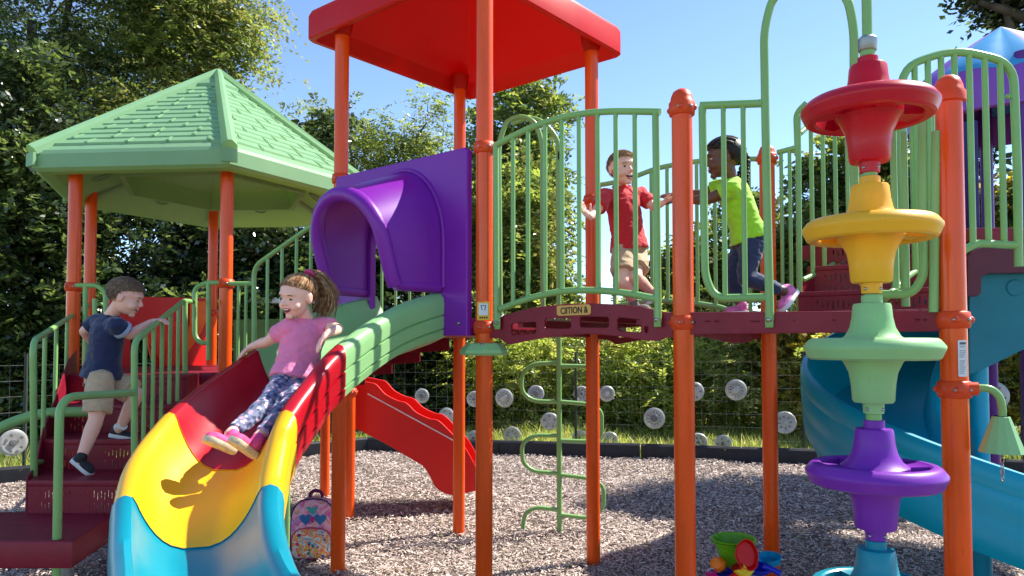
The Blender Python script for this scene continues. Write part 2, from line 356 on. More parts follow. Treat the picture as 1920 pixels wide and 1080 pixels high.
def hubcap(u, v, r, style, lab):
    for a, b in zip(fo, fo[1:]):
        pl = Plane(a, b); s, z = pl.sz(u, v)
        if 0 <= s <= pl.L and pl.pt(u, v).y > 0: break
    n = pl.n if pl.n.y < 0 else -pl.n
    c = pl.at(s, z)+n*.02; rad = r*c.y/1387; tl = Vector((random.uniform(-.18, .18), 0, random.uniform(-.12, .12))); ax = (n+tl).normalized()
    t = thing('hubcap', lab, 'hub cap', c, 'hub caps hung on the wire fence')
    q = [(.30, .030), (.55, .020), (.72, .034), (.86, .030), (.97, .012), (1.0, .0)]
    if style % 3 == 1: q = [(.22, .034), (.42, .012), (.66, .014), (.78, .038), (.93, .036), (1.0, 0)]
    if style % 3 == 2: q = [(.35, .044), (.40, .02), (.70, .012), (.74, .03), (.90, .024), (1.0, .0)]
    q = [(k, h*(.35, .6, .8)[(style//2) % 3]) for k, h in q]
    m = MB(); m.lathe([(.001, .0)]+[(k*rad, h) for k, h in q[:1]]+[(k*rad, h) for k, h in q[1:]]+[(rad*.97, -.004), (.001, -.004)], c, 28, axis=ax, cap=False)
    m.build('cap_face', M_HC, t, 30)
    m = MB(); m.lathe([(rad*q[0][0]*.9, q[0][1]), (rad*q[0][0]*.8, q[0][1]+.014), (.002, q[0][1]+.018)], c, 20, axis=ax); m.build('centre_cap', M_HC if style % 2 else M_HD, t, 40)
    e1 = ax.orthogonal().normalized(); e2 = ax.cross(e1); ns = (5, 8, 12)[style % 3]; rr = (.62, .5, .55)[style % 3]
    for k in range(ns):
        a = 2*math.pi*k/ns+style; p = c+e1*(rad*rr*math.cos(a))+e2*(rad*rr*math.sin(a))+ax*(.022 if style % 3 == 0 else .014)
        m = MB(); m.box(p+ax*.004, (rad*.2, rad*.13*(5/ns)+.004, .006), e1*math.cos(a)+e2*math.sin(a), ax); m.build('vent_slot', M_HD, t, 30)
HCS = [(23, 830, 25, 'wide ribbed silver hub cap at the far left edge, below the curved green handrail'), (568, 830, 13, 'small hub cap seen between the slide and the backpack'), (792, 742, 14, 'small hub cap hung highest behind the red slide'), (838, 781, 17, 'hub cap just above the red slide, left of an orange post'),
 (890, 748, 15, 'hub cap half hidden behind the front orange post, upper one'), (946, 746, 18, 'thin spoked hub cap right of the front orange post'), (889, 822, 15, 'hub cap half hidden behind the front orange post, lower one'), (961, 817, 18, 'plain dished hub cap low on the fence left of the loop climber'),
 (1005, 738, 16, 'hub cap seen inside the top loop of the climber'), (1031, 790, 17, 'hub cap touching the left of the climber pole'), (1090, 738, 15, 'hub cap between the climber pole and the orange post'), (1138, 738, 15, 'bright hub cap with dark centre just right of the orange post behind the climber'),
 (1088, 822, 16, 'hub cap low between climber pole and orange post'), (1143, 826, 17, 'hub cap low on the fence right of the orange post behind the climber'), (1227, 784, 20, 'large silver hub cap left of the tall capped post'), (1302, 734, 18, 'hub cap partly hidden by the tall capped post, upper one'),
 (1309, 829, 18, 'hub cap partly hidden by the tall capped post, lower one'), (1380, 731, 20, 'silver hub cap hung high between the two capped orange posts'), (1356, 832, 17, 'dark dented hub cap lying low on the fence between the capped posts'), (1471, 792, 21, 'hub cap tilted beside the right side of the far capped post'),
 (1526, 727, 21, 'pale hub cap with grey centre ring left of the spiral slide'), (1862, 742, 27, 'large hub cap directly behind the bell arm')]
for i, (u, v, r, lab) in enumerate(HCS): hubcap(u, v, r, i, lab)
# ---------------------------------------------------------------- vegetation
def leafmat(name, c, tr=.5, spec=.5, rough=.35):
    m = bpy.data.materials.new(name); m.use_nodes = True; nt = m.node_tree; b = nt.nodes['Principled BSDF']; L = nt.links
    g = N(nt, 'ShaderNodeNewGeometry'); n = N(nt, 'ShaderNodeTexNoise', Scale=.9, Detail=3.0); L.new(g.outputs['Position'], n.inputs['Vector'])
    mx = N(nt, 'ShaderNodeMix', data_type='RGBA'); L.new(n.outputs[0], mx.inputs[0]); mx.inputs[6].default_value = tuple(x*.7 for x in c)+(1,); mx.inputs[7].default_value = tuple(min(1, x*1.35) for x in c)+(1,)
    L.new(mx.outputs[2], b.inputs['Base Color']); b.inputs['Roughness'].default_value = rough; b.inputs['Specular IOR Level'].default_value = spec
    t = N(nt, 'ShaderNodeBsdfTranslucent'); hs = N(nt, 'ShaderNodeHueSaturation', Saturation=1.1, Value=2.0); L.new(mx.outputs[2], hs.inputs['Color']); L.new(hs.outputs[0], t.inputs['Color'])
    ms = N(nt, 'ShaderNodeMixShader'); ms.inputs[0].default_value = tr; L.new(b.outputs[0], ms.inputs[1]); L.new(t.outputs[0], ms.inputs[2]); L.new(ms.outputs[0], nt.nodes['Material Output'].inputs[0])
    return m
LV = dict(
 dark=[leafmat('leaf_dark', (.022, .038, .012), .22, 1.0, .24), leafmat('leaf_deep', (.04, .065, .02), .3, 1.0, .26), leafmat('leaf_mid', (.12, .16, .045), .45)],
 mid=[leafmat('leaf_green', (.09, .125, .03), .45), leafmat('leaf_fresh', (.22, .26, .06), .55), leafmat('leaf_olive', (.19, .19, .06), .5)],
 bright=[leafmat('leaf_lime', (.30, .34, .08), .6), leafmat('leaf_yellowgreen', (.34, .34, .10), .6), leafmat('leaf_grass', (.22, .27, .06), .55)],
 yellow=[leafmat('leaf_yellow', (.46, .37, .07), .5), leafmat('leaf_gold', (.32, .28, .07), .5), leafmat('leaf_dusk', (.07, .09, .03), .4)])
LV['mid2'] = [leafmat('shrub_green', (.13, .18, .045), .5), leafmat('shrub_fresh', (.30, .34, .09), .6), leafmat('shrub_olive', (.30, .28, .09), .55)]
M_BARK = plastic('bark', (.07, .055, .045, 1), .9, .4, .8, 25)
def fronds(C, n, L, nl, lw, droop, spread, out):
    """n fronds of nl leaflets spread round clump centres C (k,3)"""
    ci = rng.integers(0, len(C), n); base = C[ci][:, :3]+rng.normal(0, 1, (n, 3))*spread
    d = rng.normal(0, 1, (n, 3)); d[:, 2] = d[:, 2]*.5+.05; d += out[ci]*.8; d /= np.linalg.norm(d, axis=1)[:, None]
    Ln = L*(.6+.8*rng.random(n)); t = (np.arange(nl)//2+.6)/(nl//2); sd = np.where(np.arange(nl) % 2, 1., -1.)
    up = np.array([0, 0, 1.]); s = np.cross(d, up); s /= np.linalg.norm(s, axis=1)[:, None]+1e-6
    roll = rng.normal(0, .5, n)[:, None]; s = s*np.cos(roll)+np.cross(d, s)*np.sin(roll)
    P_ = base[:, None]+d[:, None]*(Ln[:, None]*t)[:, :, None]; P_[:, :, 2] -= droop*(Ln[:, None]*t**2)
    ld = s[:, None]*sd[None, :, None]+d[:, None]*.55+rng.normal(0, .22, (n, nl, 3)); ld[:, :, 2] -= .25*droop; ld /= np.linalg.norm(ld, axis=2)[:, :, None]
    nr = np.cross(ld, d[:, None])+rng.normal(0, .35, (n, nl, 3)); wv = np.cross(ld, nr); wv /= np.linalg.norm(wv, axis=2)[:, :, None]+1e-6
    ll = lw[0]*(.7+.6*rng.random((n, nl, 1))); ww = lw[1]*(.7+.6*rng.random((n, nl, 1)))
    V = np.empty((n, nl, 4, 3)); V[:, :, 0] = P_; V[:, :, 1] = P_+ld*ll*.45+wv*ww; V[:, :, 2] = P_+ld*ll; V[:, :, 3] = P_+ld*ll*.45-wv*ww
    return V.reshape(-1, 4, 3), np.repeat(ci, nl)
def tree(name, lab, cat, base, crown, n, kind, L=.45, nl=12, lw=(.09, .022), droop=.35, clumps=60, spread=.16, trunk=.12, group=None, pr=(.4, .35, .25), shell=.5, twigs=True, lift=0, fill=.0):
    """crown: list of ellipsoids (x, y, z, rx, ry, rz)"""
    t = thing(name, lab, cat, (base[0], base[1], 0), group)
    vol = np.array([e[3]*e[4]*e[5] for e in crown])**.8; pick = rng.choice(len(crown), clumps, p=vol/vol.sum()); E_ = np.array(crown)[pick]
    u = rng.normal(0, 1, (clumps, 3)); u /= np.linalg.norm(u, axis=1)[:, None]; rad = (1-shell*rng.random(clumps)**1.3)[:, None]
    C_ = E_[:, :3]+u*rad*E_[:, 3:]*(1+.18*rng.normal(0, 1, (clumps, 1))*.6)
    C_[:, 2] = np.maximum(C_[:, 2], .15)
    V, ci = fronds(C_, n, L, nl, lw, droop, spread, u)
    V[:, :, 2] = np.maximum(V[:, :, 2], .0)
    pc = rng.random(clumps); mi = np.where(rng.random(len(ci)) < .55, np.searchsorted(np.cumsum(pr)[:-1], pc[ci]), rng.choice(3, len(ci), p=pr))
    quads('crown', V, LV[kind], mi, parent=t)
    m = MB(); top = max(e[2] for e in crown)
    ctr = Vector((crown[0][0], crown[0][1], crown[0][2]))
    b0 = Vector((base[0], base[1], -.02))
    if trunk:
        tp = [b0, b0.lerp(ctr, .35)+Vector((random.uniform(-.1, .1), 0, .1)), b0.lerp(ctr, .7)+Vector((random.uniform(-.15, .15), 0, 0)), ctr]
        sp = spline(tp, 5); m.tube(sp, [trunk*(1-.65*i/(len(sp)-1)) for i in range(len(sp))], 9)
        for e in crown[1:]:
            q = Vector(e[:3]); s_ = b0.lerp(ctr, random.uniform(.45, .9)); mid = s_.lerp(q, .5)+Vector((random.uniform(-.2, .2), random.uniform(-.2, .2), .15)); sp = spline([s_, mid, q], 5)
            m.tube(sp, [trunk*.5*(1-.7*i/(len(sp)-1)) for i in range(len(sp))], 7)
    if twigs:
        for k in range(min(clumps, 120)):
            c = Vector(C_[k]); e = E_[k]; s_ = Vector(e[:3])*.6+c*.4; s_.z -= .1*e[5] if True else 0
            if not trunk: s_ = Vector((base[0]+random.uniform(-1, 1)*e[3]*.3, base[1], .0)).lerp(c, .2)
            m.tube([s_, s_.lerp(c, .55)+Vector((0, 0, .08)), c], [max(.006, trunk*.12), .007, .003], 4)
    m.build('trunk' if trunk else 'stems', M_BARK, t, 60)
    return t
def el(u, v, Z, ru, rv, rd=None):      # an ellipsoid from its place and size
    p = P(u, v, Z); k = Z/1387; return (p.x, p.y, p.z, ru*k, rd or ru*k*.8, rv*k)
# tall feathery trees at the left
tree('locust_tree', 'tall dark feathery tree at the far left, filling the corner above the green roof', 'tree', XY(40, 12.5), [el(60, 40, 12.5, 190, 170), el(-90, 200, 12, 170, 200), el(150, -110, 12.8, 230, 150), el(20, 250, 12, 130, 130)], 4000, 'dark', L=.55, clumps=110, spread=.2, trunk=.2, pr=(.3, .35, .35), nl=14)
tree('locust_tree', 'tall feathery tree with yellow-green drooping sprays, right of the darkest one', 'tree', XY(300, 13.5), [el(340, 60, 13.5, 140, 110), el(440, 130, 13.8, 75, 80), el(250, -40, 13.5, 180, 100), el(420, -10, 13.5, 60, 90), el(230, 170, 13, 130, 110)], 4000, 'mid', L=.6, clumps=95, spread=.2, trunk=.16, droop=.55, nl=14, pr=(.45, .2, .35))
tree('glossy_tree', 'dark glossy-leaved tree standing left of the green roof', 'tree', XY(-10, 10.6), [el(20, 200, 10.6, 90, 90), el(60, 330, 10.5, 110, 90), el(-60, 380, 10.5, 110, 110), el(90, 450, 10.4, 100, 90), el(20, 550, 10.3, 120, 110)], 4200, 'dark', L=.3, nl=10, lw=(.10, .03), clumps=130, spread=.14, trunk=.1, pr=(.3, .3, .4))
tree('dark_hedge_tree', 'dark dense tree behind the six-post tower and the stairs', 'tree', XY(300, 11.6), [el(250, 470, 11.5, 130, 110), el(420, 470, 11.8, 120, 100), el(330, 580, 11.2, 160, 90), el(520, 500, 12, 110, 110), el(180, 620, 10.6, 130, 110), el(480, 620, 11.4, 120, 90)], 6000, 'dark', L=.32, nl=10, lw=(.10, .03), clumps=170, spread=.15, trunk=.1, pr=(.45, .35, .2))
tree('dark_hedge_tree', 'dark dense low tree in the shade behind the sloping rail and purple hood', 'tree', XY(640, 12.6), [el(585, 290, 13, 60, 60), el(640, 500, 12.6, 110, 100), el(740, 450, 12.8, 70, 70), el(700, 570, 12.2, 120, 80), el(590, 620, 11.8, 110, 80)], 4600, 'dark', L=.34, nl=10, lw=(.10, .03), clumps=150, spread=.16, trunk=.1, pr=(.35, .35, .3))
# airy trees in the middle distance
tree('airy_tree', 'thin airy tree with wispy top, seen under the red roof left of centre', 'tree', XY(720, 17), [el(740, 280, 17, 90, 55), el(680, 300, 17, 60, 45), el(800, 230, 17, 40, 38), el(830, 280, 17, 50, 60), el(650, 250, 17, 35, 30), el(590, 250, 17, 40, 30)], 1700, 'mid', L=.5, nl=12, lw=(.09, .02), clumps=60, spread=.22, trunk=.1, droop=.5, pr=(.35, .35, .3))
tree('broad_tree', 'dark broad tree with a pale sunlit edge, rising behind the front orange post', 'tree', XY(985, 16), [el(980, 250, 16, 75, 75), el(960, 360, 16, 85, 90), el(1035, 220, 16, 32, 40), el(900, 370, 16, 40, 80), el(1000, 470, 16, 60, 70), el(900, 480, 16, 60, 70)], 4200, 'mid', L=.36, nl=10, lw=(.12, .034), clumps=140, spread=.2, trunk=.18, pr=(.6, .2, .2))
tree('pale_tree', 'pale green leafy tree behind the bars of the bridge', 'tree', XY(960, 14), [el(960, 420, 14, 70, 120), el(920, 520, 14, 80, 70), el(1010, 540, 14, 60, 50), el(860, 420, 14.4, 50, 80)], 2600, 'mid', L=.36, nl=10, lw=(.10, .03), clumps=100, spread=.2, trunk=.08, pr=(.3, .3, .4))
tree('round_tree', 'rounded dark-leaved tree behind the girl in the lime shirt', 'tree', XY(1370, 15), [el(1250, 540, 15, 60, 60), el(1330, 500, 15, 50, 60), el(1410, 440, 15.5, 50, 70), el(1290, 580, 14.6, 90, 50)], 3000, 'mid', L=.3, nl=10, lw=(.10, .036), clumps=90, spread=.17, trunk=.1, pr=(.6, .2, .2))
tree('round_tree', 'tall dark-leaved tree behind the red and yellow discs', 'tree', XY(1590, 13.5), [el(1590, 340, 13.5, 95, 85), el(1560, 430, 13.5, 95, 80), el(1660, 400, 13.5, 90, 110), el(1500, 500, 13.5, 80, 80), el(1640, 540, 13.4, 100, 70)], 5000, 'mid', L=.28, nl=10, lw=(.10, .04), clumps=130, spread=.16, trunk=.14, pr=(.62, .16, .22))
tree('yellowing_tree', 'tree with yellowing leaves behind the bars at the far right', 'tree', XY(1860, 11.5), [el(1860, 400, 11.5, 70, 70), el(1900, 500, 11.4, 80, 80), el(1780, 440, 11.6, 50, 80), el(1800, 560, 11.4, 90, 60), el(1980, 420, 11.4, 80, 120)], 3600, 'yellow', L=.26, nl=10, lw=(.11, .045), clumps=120, spread=.14, trunk=.09, pr=(.22, .3, .48))
tree('overhanging_tree', 'dark tree leaning in over the top right corner of the domed canopy', 'tree', (6.9, 9.0), [el(1960, -30, 9, 110, 80), el(1880, -10, 8.8, 60, 35), el(2120, -60, 9, 120, 150), el(2100, 150, 9, 120, 120), el(1840, 5, 8.8, 30, 14)], 2600, 'dark', L=.26, nl=9, lw=(.10, .034), clumps=90, spread=.12, trunk=.22, pr=(.5, .3, .2))
tree('overhanging_tree', 'loose dark sprig of leaves showing beside the left edge of the domed canopy', 'tree', XY(1780, 9.2), [el(1745, 215, 9.2, 45, 26), el(1790, 260, 9.2, 40, 60)], 130, 'dark', L=.3, nl=7, lw=(.12, .034), clumps=14, spread=.1, trunk=.03, pr=(.6, .3, .1), twigs=True)
# shrubs behind the fence
SH = [(60, 700, 'dark', 'low dark bush behind the fence left of the stairs'), (240, 720, 'dark', 'dark bush seen through the stair rails'), (590, 740, 'mid', 'bush behind the backpack and crimson slide section'), (760, 700, 'dark', 'dark glossy bush behind the red slide'),
      (860, 690, 'dark', 'shaded bush left of the front orange post'), (950, 690, 'bright', 'bright yellow-green bush right of the front orange post'), (1040, 720, 'mid', 'bush behind the loop climber'), (1130, 700, 'mid', 'bush with thin upright stems right of the loop climber'), (1210, 680, 'bright', 'bright feathery bush left of the tall capped post'),
      (1340, 690, 'mid', 'mixed bush between the two capped posts'), (1420, 720, 'bright', 'lime bush low beside the far capped post'), (1510, 690, 'yellow', 'yellowing bush left of the spiral slide'), (1600, 700, 'mid', 'bush behind the green disc and spiral slide'), (1740, 720, 'mid', 'bush mostly hidden by the spiral slide'), (1880, 690, 'yellow', 'yellow-leaved bush behind the bell'), (1980, 660, 'mid', 'bush at the right edge')]
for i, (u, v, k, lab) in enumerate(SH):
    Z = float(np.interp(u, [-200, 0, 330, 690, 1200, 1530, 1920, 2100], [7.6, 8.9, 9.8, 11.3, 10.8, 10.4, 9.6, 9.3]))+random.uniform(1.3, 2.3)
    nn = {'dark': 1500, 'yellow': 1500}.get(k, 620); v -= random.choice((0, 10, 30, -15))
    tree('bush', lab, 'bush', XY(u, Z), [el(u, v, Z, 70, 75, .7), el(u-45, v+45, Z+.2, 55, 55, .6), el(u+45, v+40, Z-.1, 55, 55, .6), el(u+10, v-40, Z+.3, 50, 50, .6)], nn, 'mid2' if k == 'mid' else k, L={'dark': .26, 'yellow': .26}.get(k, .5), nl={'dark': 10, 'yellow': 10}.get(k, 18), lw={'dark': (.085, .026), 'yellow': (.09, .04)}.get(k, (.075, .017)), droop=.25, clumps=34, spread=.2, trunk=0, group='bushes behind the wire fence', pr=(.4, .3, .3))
# a second, deeper line of shrubs closes the view under the deck
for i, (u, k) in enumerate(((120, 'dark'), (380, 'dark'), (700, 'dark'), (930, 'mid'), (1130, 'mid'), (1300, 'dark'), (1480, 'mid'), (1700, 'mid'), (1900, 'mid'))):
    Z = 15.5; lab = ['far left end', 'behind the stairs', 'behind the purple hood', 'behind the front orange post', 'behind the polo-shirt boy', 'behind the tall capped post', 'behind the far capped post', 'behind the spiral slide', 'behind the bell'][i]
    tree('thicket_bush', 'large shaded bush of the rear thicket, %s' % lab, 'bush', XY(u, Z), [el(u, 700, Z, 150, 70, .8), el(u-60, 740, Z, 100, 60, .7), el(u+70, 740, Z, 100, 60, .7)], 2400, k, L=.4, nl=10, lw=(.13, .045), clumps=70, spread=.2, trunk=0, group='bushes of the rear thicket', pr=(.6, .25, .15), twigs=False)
# grass beyond the edging
def grass():
    n = 60000; X = (rng.random(n)*2-1)*12
    bx = np.array([p.x for p in bend]); by = np.array([p.y for p in bend]); Y = np.interp(X, bx, by)+.12+rng.random(n)**1.4*5.0
    h = (.06+.16*rng.random(n))*(1+.5*np.sin(X*2.1)*np.sin(X*.7+1)); a = rng.random(n)*2*np.pi; w_ = .0045+.005*rng.random(n); ln = rng.normal(0, .5, (n, 2))*h[:, None]
    z0 = np.full(n, -.03); s = np.stack([np.cos(a)*w_, np.sin(a)*w_, 0*a], 1); b = np.stack([X, Y, z0], 1); tp = np.stack([X+ln[:, 0], Y+ln[:, 1], z0+h+.03], 1); md = (b+tp)/2; md[:, 2] += h*.15
    V = np.stack([b-s, b+s, md+s*.7, md-s*.7], 1); V2 = np.stack([md-s*.7, md+s*.7, tp+s*.1, tp-s*.1], 1)
    mi = rng.choice(3, n, p=[.4, .35, .25]); quads('grass', np.concatenate([V, V2]), [leafmat('blade_green', (.26, .32, .06), .5), leafmat('blade_straw', (.46, .42, .17), .5), leafmat('blade_dark', (.13, .17, .04), .5)], np.concatenate([mi, mi]), kind='stuff')
grass()
# ---- low shed seen through the trees
t = thing('shed', 'low dark shed with a white roof edge, glimpsed behind the six-post tower', 'shed', XY(420, 10.9)+(0,))
m = MB(); x0 = XY(205, 10.9)[0]; x1 = XY(640, 10.9)[0]; m.box(((x0+x1)/2, 12.4, 1.0), (x1-x0, 2.2, 2.0)); m.build('wall', plastic('shed_wall', srgb(46, 60, 44), .7), t, 0)
m = MB(); m.box(((x0+x1)/2, 12.3, 2.10), (x1-x0+.3, 2.6, .09), bev=.02); m.build('roof', plastic('shed_roof', srgb(225, 226, 222), .5), t, 30)

# fallen leaves on the mulch
def litter():
    n = 420; Y = 3+rng.random(n)*6; X = (rng.random(n)*2-1)*Y*.75; a = rng.random(n)*6.28; L = .015+.02*rng.random(n); W = L*.45
    d = np.stack([np.cos(a), np.sin(a), rng.normal(0, .25, n)], 1); s = np.stack([-np.sin(a), np.cos(a), rng.normal(0, .3, n)], 1); c = np.stack([X, Y, np.full(n, .042)], 1)
    bx = np.array([p.x for p in bend]); by = np.array([p.y for p in bend]); ok = Y < np.interp(X, bx, by)-.1
    V = np.stack([c-d*L[:, None], c+s*W[:, None], c+d*L[:, None], c-s*W[:, None]], 1)[ok]
    quads('fallen_leaves', V, [tone('litter_brown', (.16, .09, .04, 1)), tone('litter_tan', (.42, .30, .13, 1)), tone('litter_green', (.14, .18, .05, 1))], rng.choice(3, len(V)), kind='stuff')
litter()
# ================================================================ the play equipment
G_POST = 'orange support posts'
def post(parent, xy, z0, z1, r=.045, clamps=(), cap=False, label=None, mat=None):
    x, y = xy; m = MB(); m.lathe([(r*.96, z0), (r, z0+.01), (r, z1)], (x, y, 0), 28)
    o = m.build('post', mat or M_ORANGE, parent, 50, label=label)
    for zc in clamps:
        c = MB(); R1 = r*1.22
        c.lathe([(r*1.02, zc-.032), (R1, zc-.028), (R1+.004, zc), (R1, zc+.028), (r*1.02, zc+.032)], (x, y, 0), 28)
        for a in (30, 150, 250, 330):
            c.ball((x+math.cos(R(a))*R1, y+math.sin(R(a))*R1, zc), (.014, .014, .014), seg=8)
        k = c.build('clamp', M_CLAMP, o, 60)
        b = MB()
        for a in (-62, -118): b.lathe([(.007, 0), (.007, .006), (.004, .009)], (x+math.cos(R(a))*(R1+.002), y+math.sin(R(a))*(R1+.002), zc), 8, axis=(math.cos(R(a)), math.sin(R(a)), 0))
        b.build('bolt', M_BOLT, o, 60)
    if cap:
        c = MB(); q = r*1.13
        c.lathe([(r*1.0, z1-.045), (q*1.12, z1-.04), (q*1.12, z1-.005), (q*.98, z1+.004), (q*.93, z1+.022), (q*.75, z1+.045), (q*.4, z1+.058), (.002, z1+.062)], (x, y, 0), 28)
        c.build('cap', M_CLAMP, o, 60)
    return o
def interp(path, s):
    best = None
    for (a, z0), (b, z1) in zip(path, path[1:]):
        if min(a, b) <= s <= max(a, b) and abs(b-a) > 1e-6:
            z = z0+(z1-z0)*(s-a)/(b-a)
            best = z if best is None else best
    if best is None:
        best = min(path, key=lambda q: abs(q[0]-s))[1]
    return best
def rail(parent, pl, tubes, bars=(), r=.0165, rb=.0115, name='railing', tabs=(), fr=.06, mat=None, off=0, smooth=False, label=None):
    m = MB(); paths = []
    for t in tubes:
        sz = [pl.sz(u, v) for u, v in t]; paths.append(sz)
        pts = [pl.at(a, z, off) for a, z in sz]
        pts = spline(pts, 8) if (smooth and len(pts) > 2 and (smooth is True or len(paths)-1 in smooth)) else fillet(pts, fr)
        m.tube(pts, r, 12)
    for u, v in tabs:
        q = pl.pt(u, v, off); m.box(q+Vector((0, 0, .01)), (.034, .012, .085), pl.a, bev=.004)
    o = m.build(name, mat or M_GREEN, parent, 60, label=label)
    for u, v in tabs:
        q = pl.pt(u, v, off+.008 if pl.n.y < 0 else off-.008); n = pl.n if pl.n.y < 0 else -pl.n
        b = MB(); b.lathe([(.011, 0), (.011, .006), (.006, .012)], q, 10, axis=n); b.build('bolt', M_BOLT, o, 60)
    for bb in bars:
        u, ti, bi = bb[:3]
        a = pl.sz(u, bb[3] if len(bb) > 3 else 500)[0]
        zt = ti if isinstance(ti, float) else interp(paths[ti], a); zb = bi if isinstance(bi, float) else interp(paths[bi], a)
        k = MB(); k.tube([pl.at(a, zb, off), pl.at(a, zt, off)], rb, 10); k.build('baluster', mat or M_GREEN, o, 60)
    return o
def platem(name, pl, outs, th, mat, parent, off=0, bev=.003, uv=True, label=None):
    if uv: outs = [[pl.sz(*p) for p in o] for o in outs]
    return link(name, plate_mesh(outs, pmat(pl, off), th, bev), mat, parent, 30, label=label)
def slab(name, poly, z0, z1, mat, parent, bev=.004, label=None):
    M = Matrix(((1, 0, 0, 0), (0, 1, 0, 0), (0, 0, 1, (z0+z1)/2), (0, 0, 0, 1)))
    return link(name, plate_mesh([poly], M, z1-z0, bev), mat, parent, 30, label=label)

A, B, C, D = XY(637, 4.68), XY(908, 3.90), XY(1111, 4.93), XY(861, 5.68)
E, F, G = XY(1282, 3.29), XY(1442, 4.46), XY(1788, 2.71)
H = (G[0]+F[0]-E[0], G[1]+F[1]-E[1])
P1, P2, P3, P4 = XY(136, 5.25), XY(166, 6.2), XY(397, 7.1), XY(422, 5.2)
P5, P6 = XY(611, 7.06), XY(657, 6.19)
def vz(v, Z): return P(960, v, Z).z
DK = 1.585
# ---- red roofed tower
t = thing('play_tower', 'tall play tower under a big red square roof, above the purple slide hood', 'play tower', (-.27, 4.8, 0))
post(t, A, 0, 3.5, clamps=(vz(336, 4.68),)); post(t, B, 0, 3.5, clamps=(vz(278, 3.9), vz(614, 3.9)))
post(t, C, 0, 3.5, clamps=(vz(375, 4.93),)); post(t, D, 0, 3.5)
slab('deck', [A, B, C, D], DK-.09, DK, M_MAROON, t)
def red_roof():
    cx, cy = -.28, 4.86
    cor = [Vector((-1.345, 4.74)), Vector((-.215, 3.83)), Vector((.765, 5.0)), Vector((-.345, 5.93))]
    c2 = Vector((cx, cy)); z0 = 3.42
    def ring(k, z, rd=.05):
        o = []
        for i in range(4):
            p = cor[i]; a = (cor[i-1]-p).normalized(); b = (cor[(i+1) % 4]-p).normalized()
            for q in (p+a*rd, p+a*rd*.3+b*rd*.3, p+b*rd):
                v = c2+(q-c2)*k; o.append(Vector((v.x, v.y, z)))
        return o
    m = MB(); m.loft([ring(.99, z0), ring(1, z0+.012), ring(1.0, z0+.16), ring(.985, z0+.185), ring(.93, z0+.20), ring(.5, z0+.44), ring(.1, z0+.56)], True, False)
    m.loft([ring(.99, z0), ring(.955, z0+.002), ring(.945, z0+.02), ring(.9, z0+.1), ring(.5, z0+.3), ring(.1, z0+.47)], True, False)
    m.add([Vector((cx, cy, z0+.6))]+ring(.1, z0+.56), [(0, i+1, (i+1) % 12+1) for i in range(12)])
    m.add([Vector((cx, cy, z0+.48))]+ring(.1, z0+.47), [(0, (i+1) % 12+1, i+1) for i in range(12)])
    o = m.build('roof', M_ROOFR, t, 25)
    for p in (A, C, D, B):          # corner gussets that hold the roof on its posts
        g = MB(); g.lathe([(.047, 3.42), (.06, 3.45), (.075, 3.53)], (p[0], p[1], 0), 20); g.build('post_socket', M_ROOFR, o, 40)
red_roof()
pb = [p for p in t.children if p.name.startswith('post')][1]
def sticker(pl, x0, y0, x1, y1, mat, parent, off, name='sticker'):
    a, z = pl.sz(x0, y1); b, z2 = pl.sz(x1, y0)
    return platem(name, pl, [rrect(a, z, b, z2, .004)], .002, mat, parent, off=off, bev=.0004, uv=False)
M_STY = plastic('sticker_yellow', srgb(232, 190, 60), .5, .05, 0); M_STW = plastic('sticker_white', srgb(222, 226, 228), .45, .03, 0); M_INK = plastic('ink', srgb(30, 30, 34), .6, 0, 0)
M_GREY = plastic('sticker_grey', srgb(130, 136, 140), .5, .05, 0)
plB = Plane((B[0]-.3, B[1]-.047), (B[0]+.3, B[1]-.047))
s1 = sticker(plB, 895, 566, 918, 600, M_STY, pb, .001); sticker(plB, 898, 569, 915, 591, M_STW, s1, .003, 'picture')
def trip(pl, uv, mat, parent, off, name): return platem(name, pl, [uv], .001, mat, parent, off=off, bev=.0002)
trip(plB, [(901, 572), (912, 572), (910, 582), (903, 582)], M_GREY, s1, .0045, 'emblem'); trip(plB, [(904, 574), (909, 574), (907, 588), (905, 588)], M_STW, s1, .0056, 'emblem_mark')
for k in range(4): trip(plB, [(899+k*4.2, 594), (901.6+k*4.2, 594), (901.6+k*4.2, 597), (899+k*4.2, 597)], M_INK, s1, .003, 'letter_mark')
# ---- green stepping pad round the front post
t = thing('step_pad', 'light green step pad round the front orange post, just under the bridge end', 'step pad', (B[0], B[1], 1.4))
m = MB(); m.lathe([(.048, 1.392), (.118, 1.39), (.131, 1.402), (.128, 1.418), (.095, 1.452), (.048, 1.456)], (B[0], B[1], 0), 8, cap=False); m.build('pad', M_LGREEN, t, 20)
m = MB(); m.lathe([(.009, 0), (.009, .014), (.005, .018)], (B[0]-.01, B[1]-.088, 1.438), 8, axis=(0, -.6, .8)); m.build('bolt', M_BOLT, t, 50)
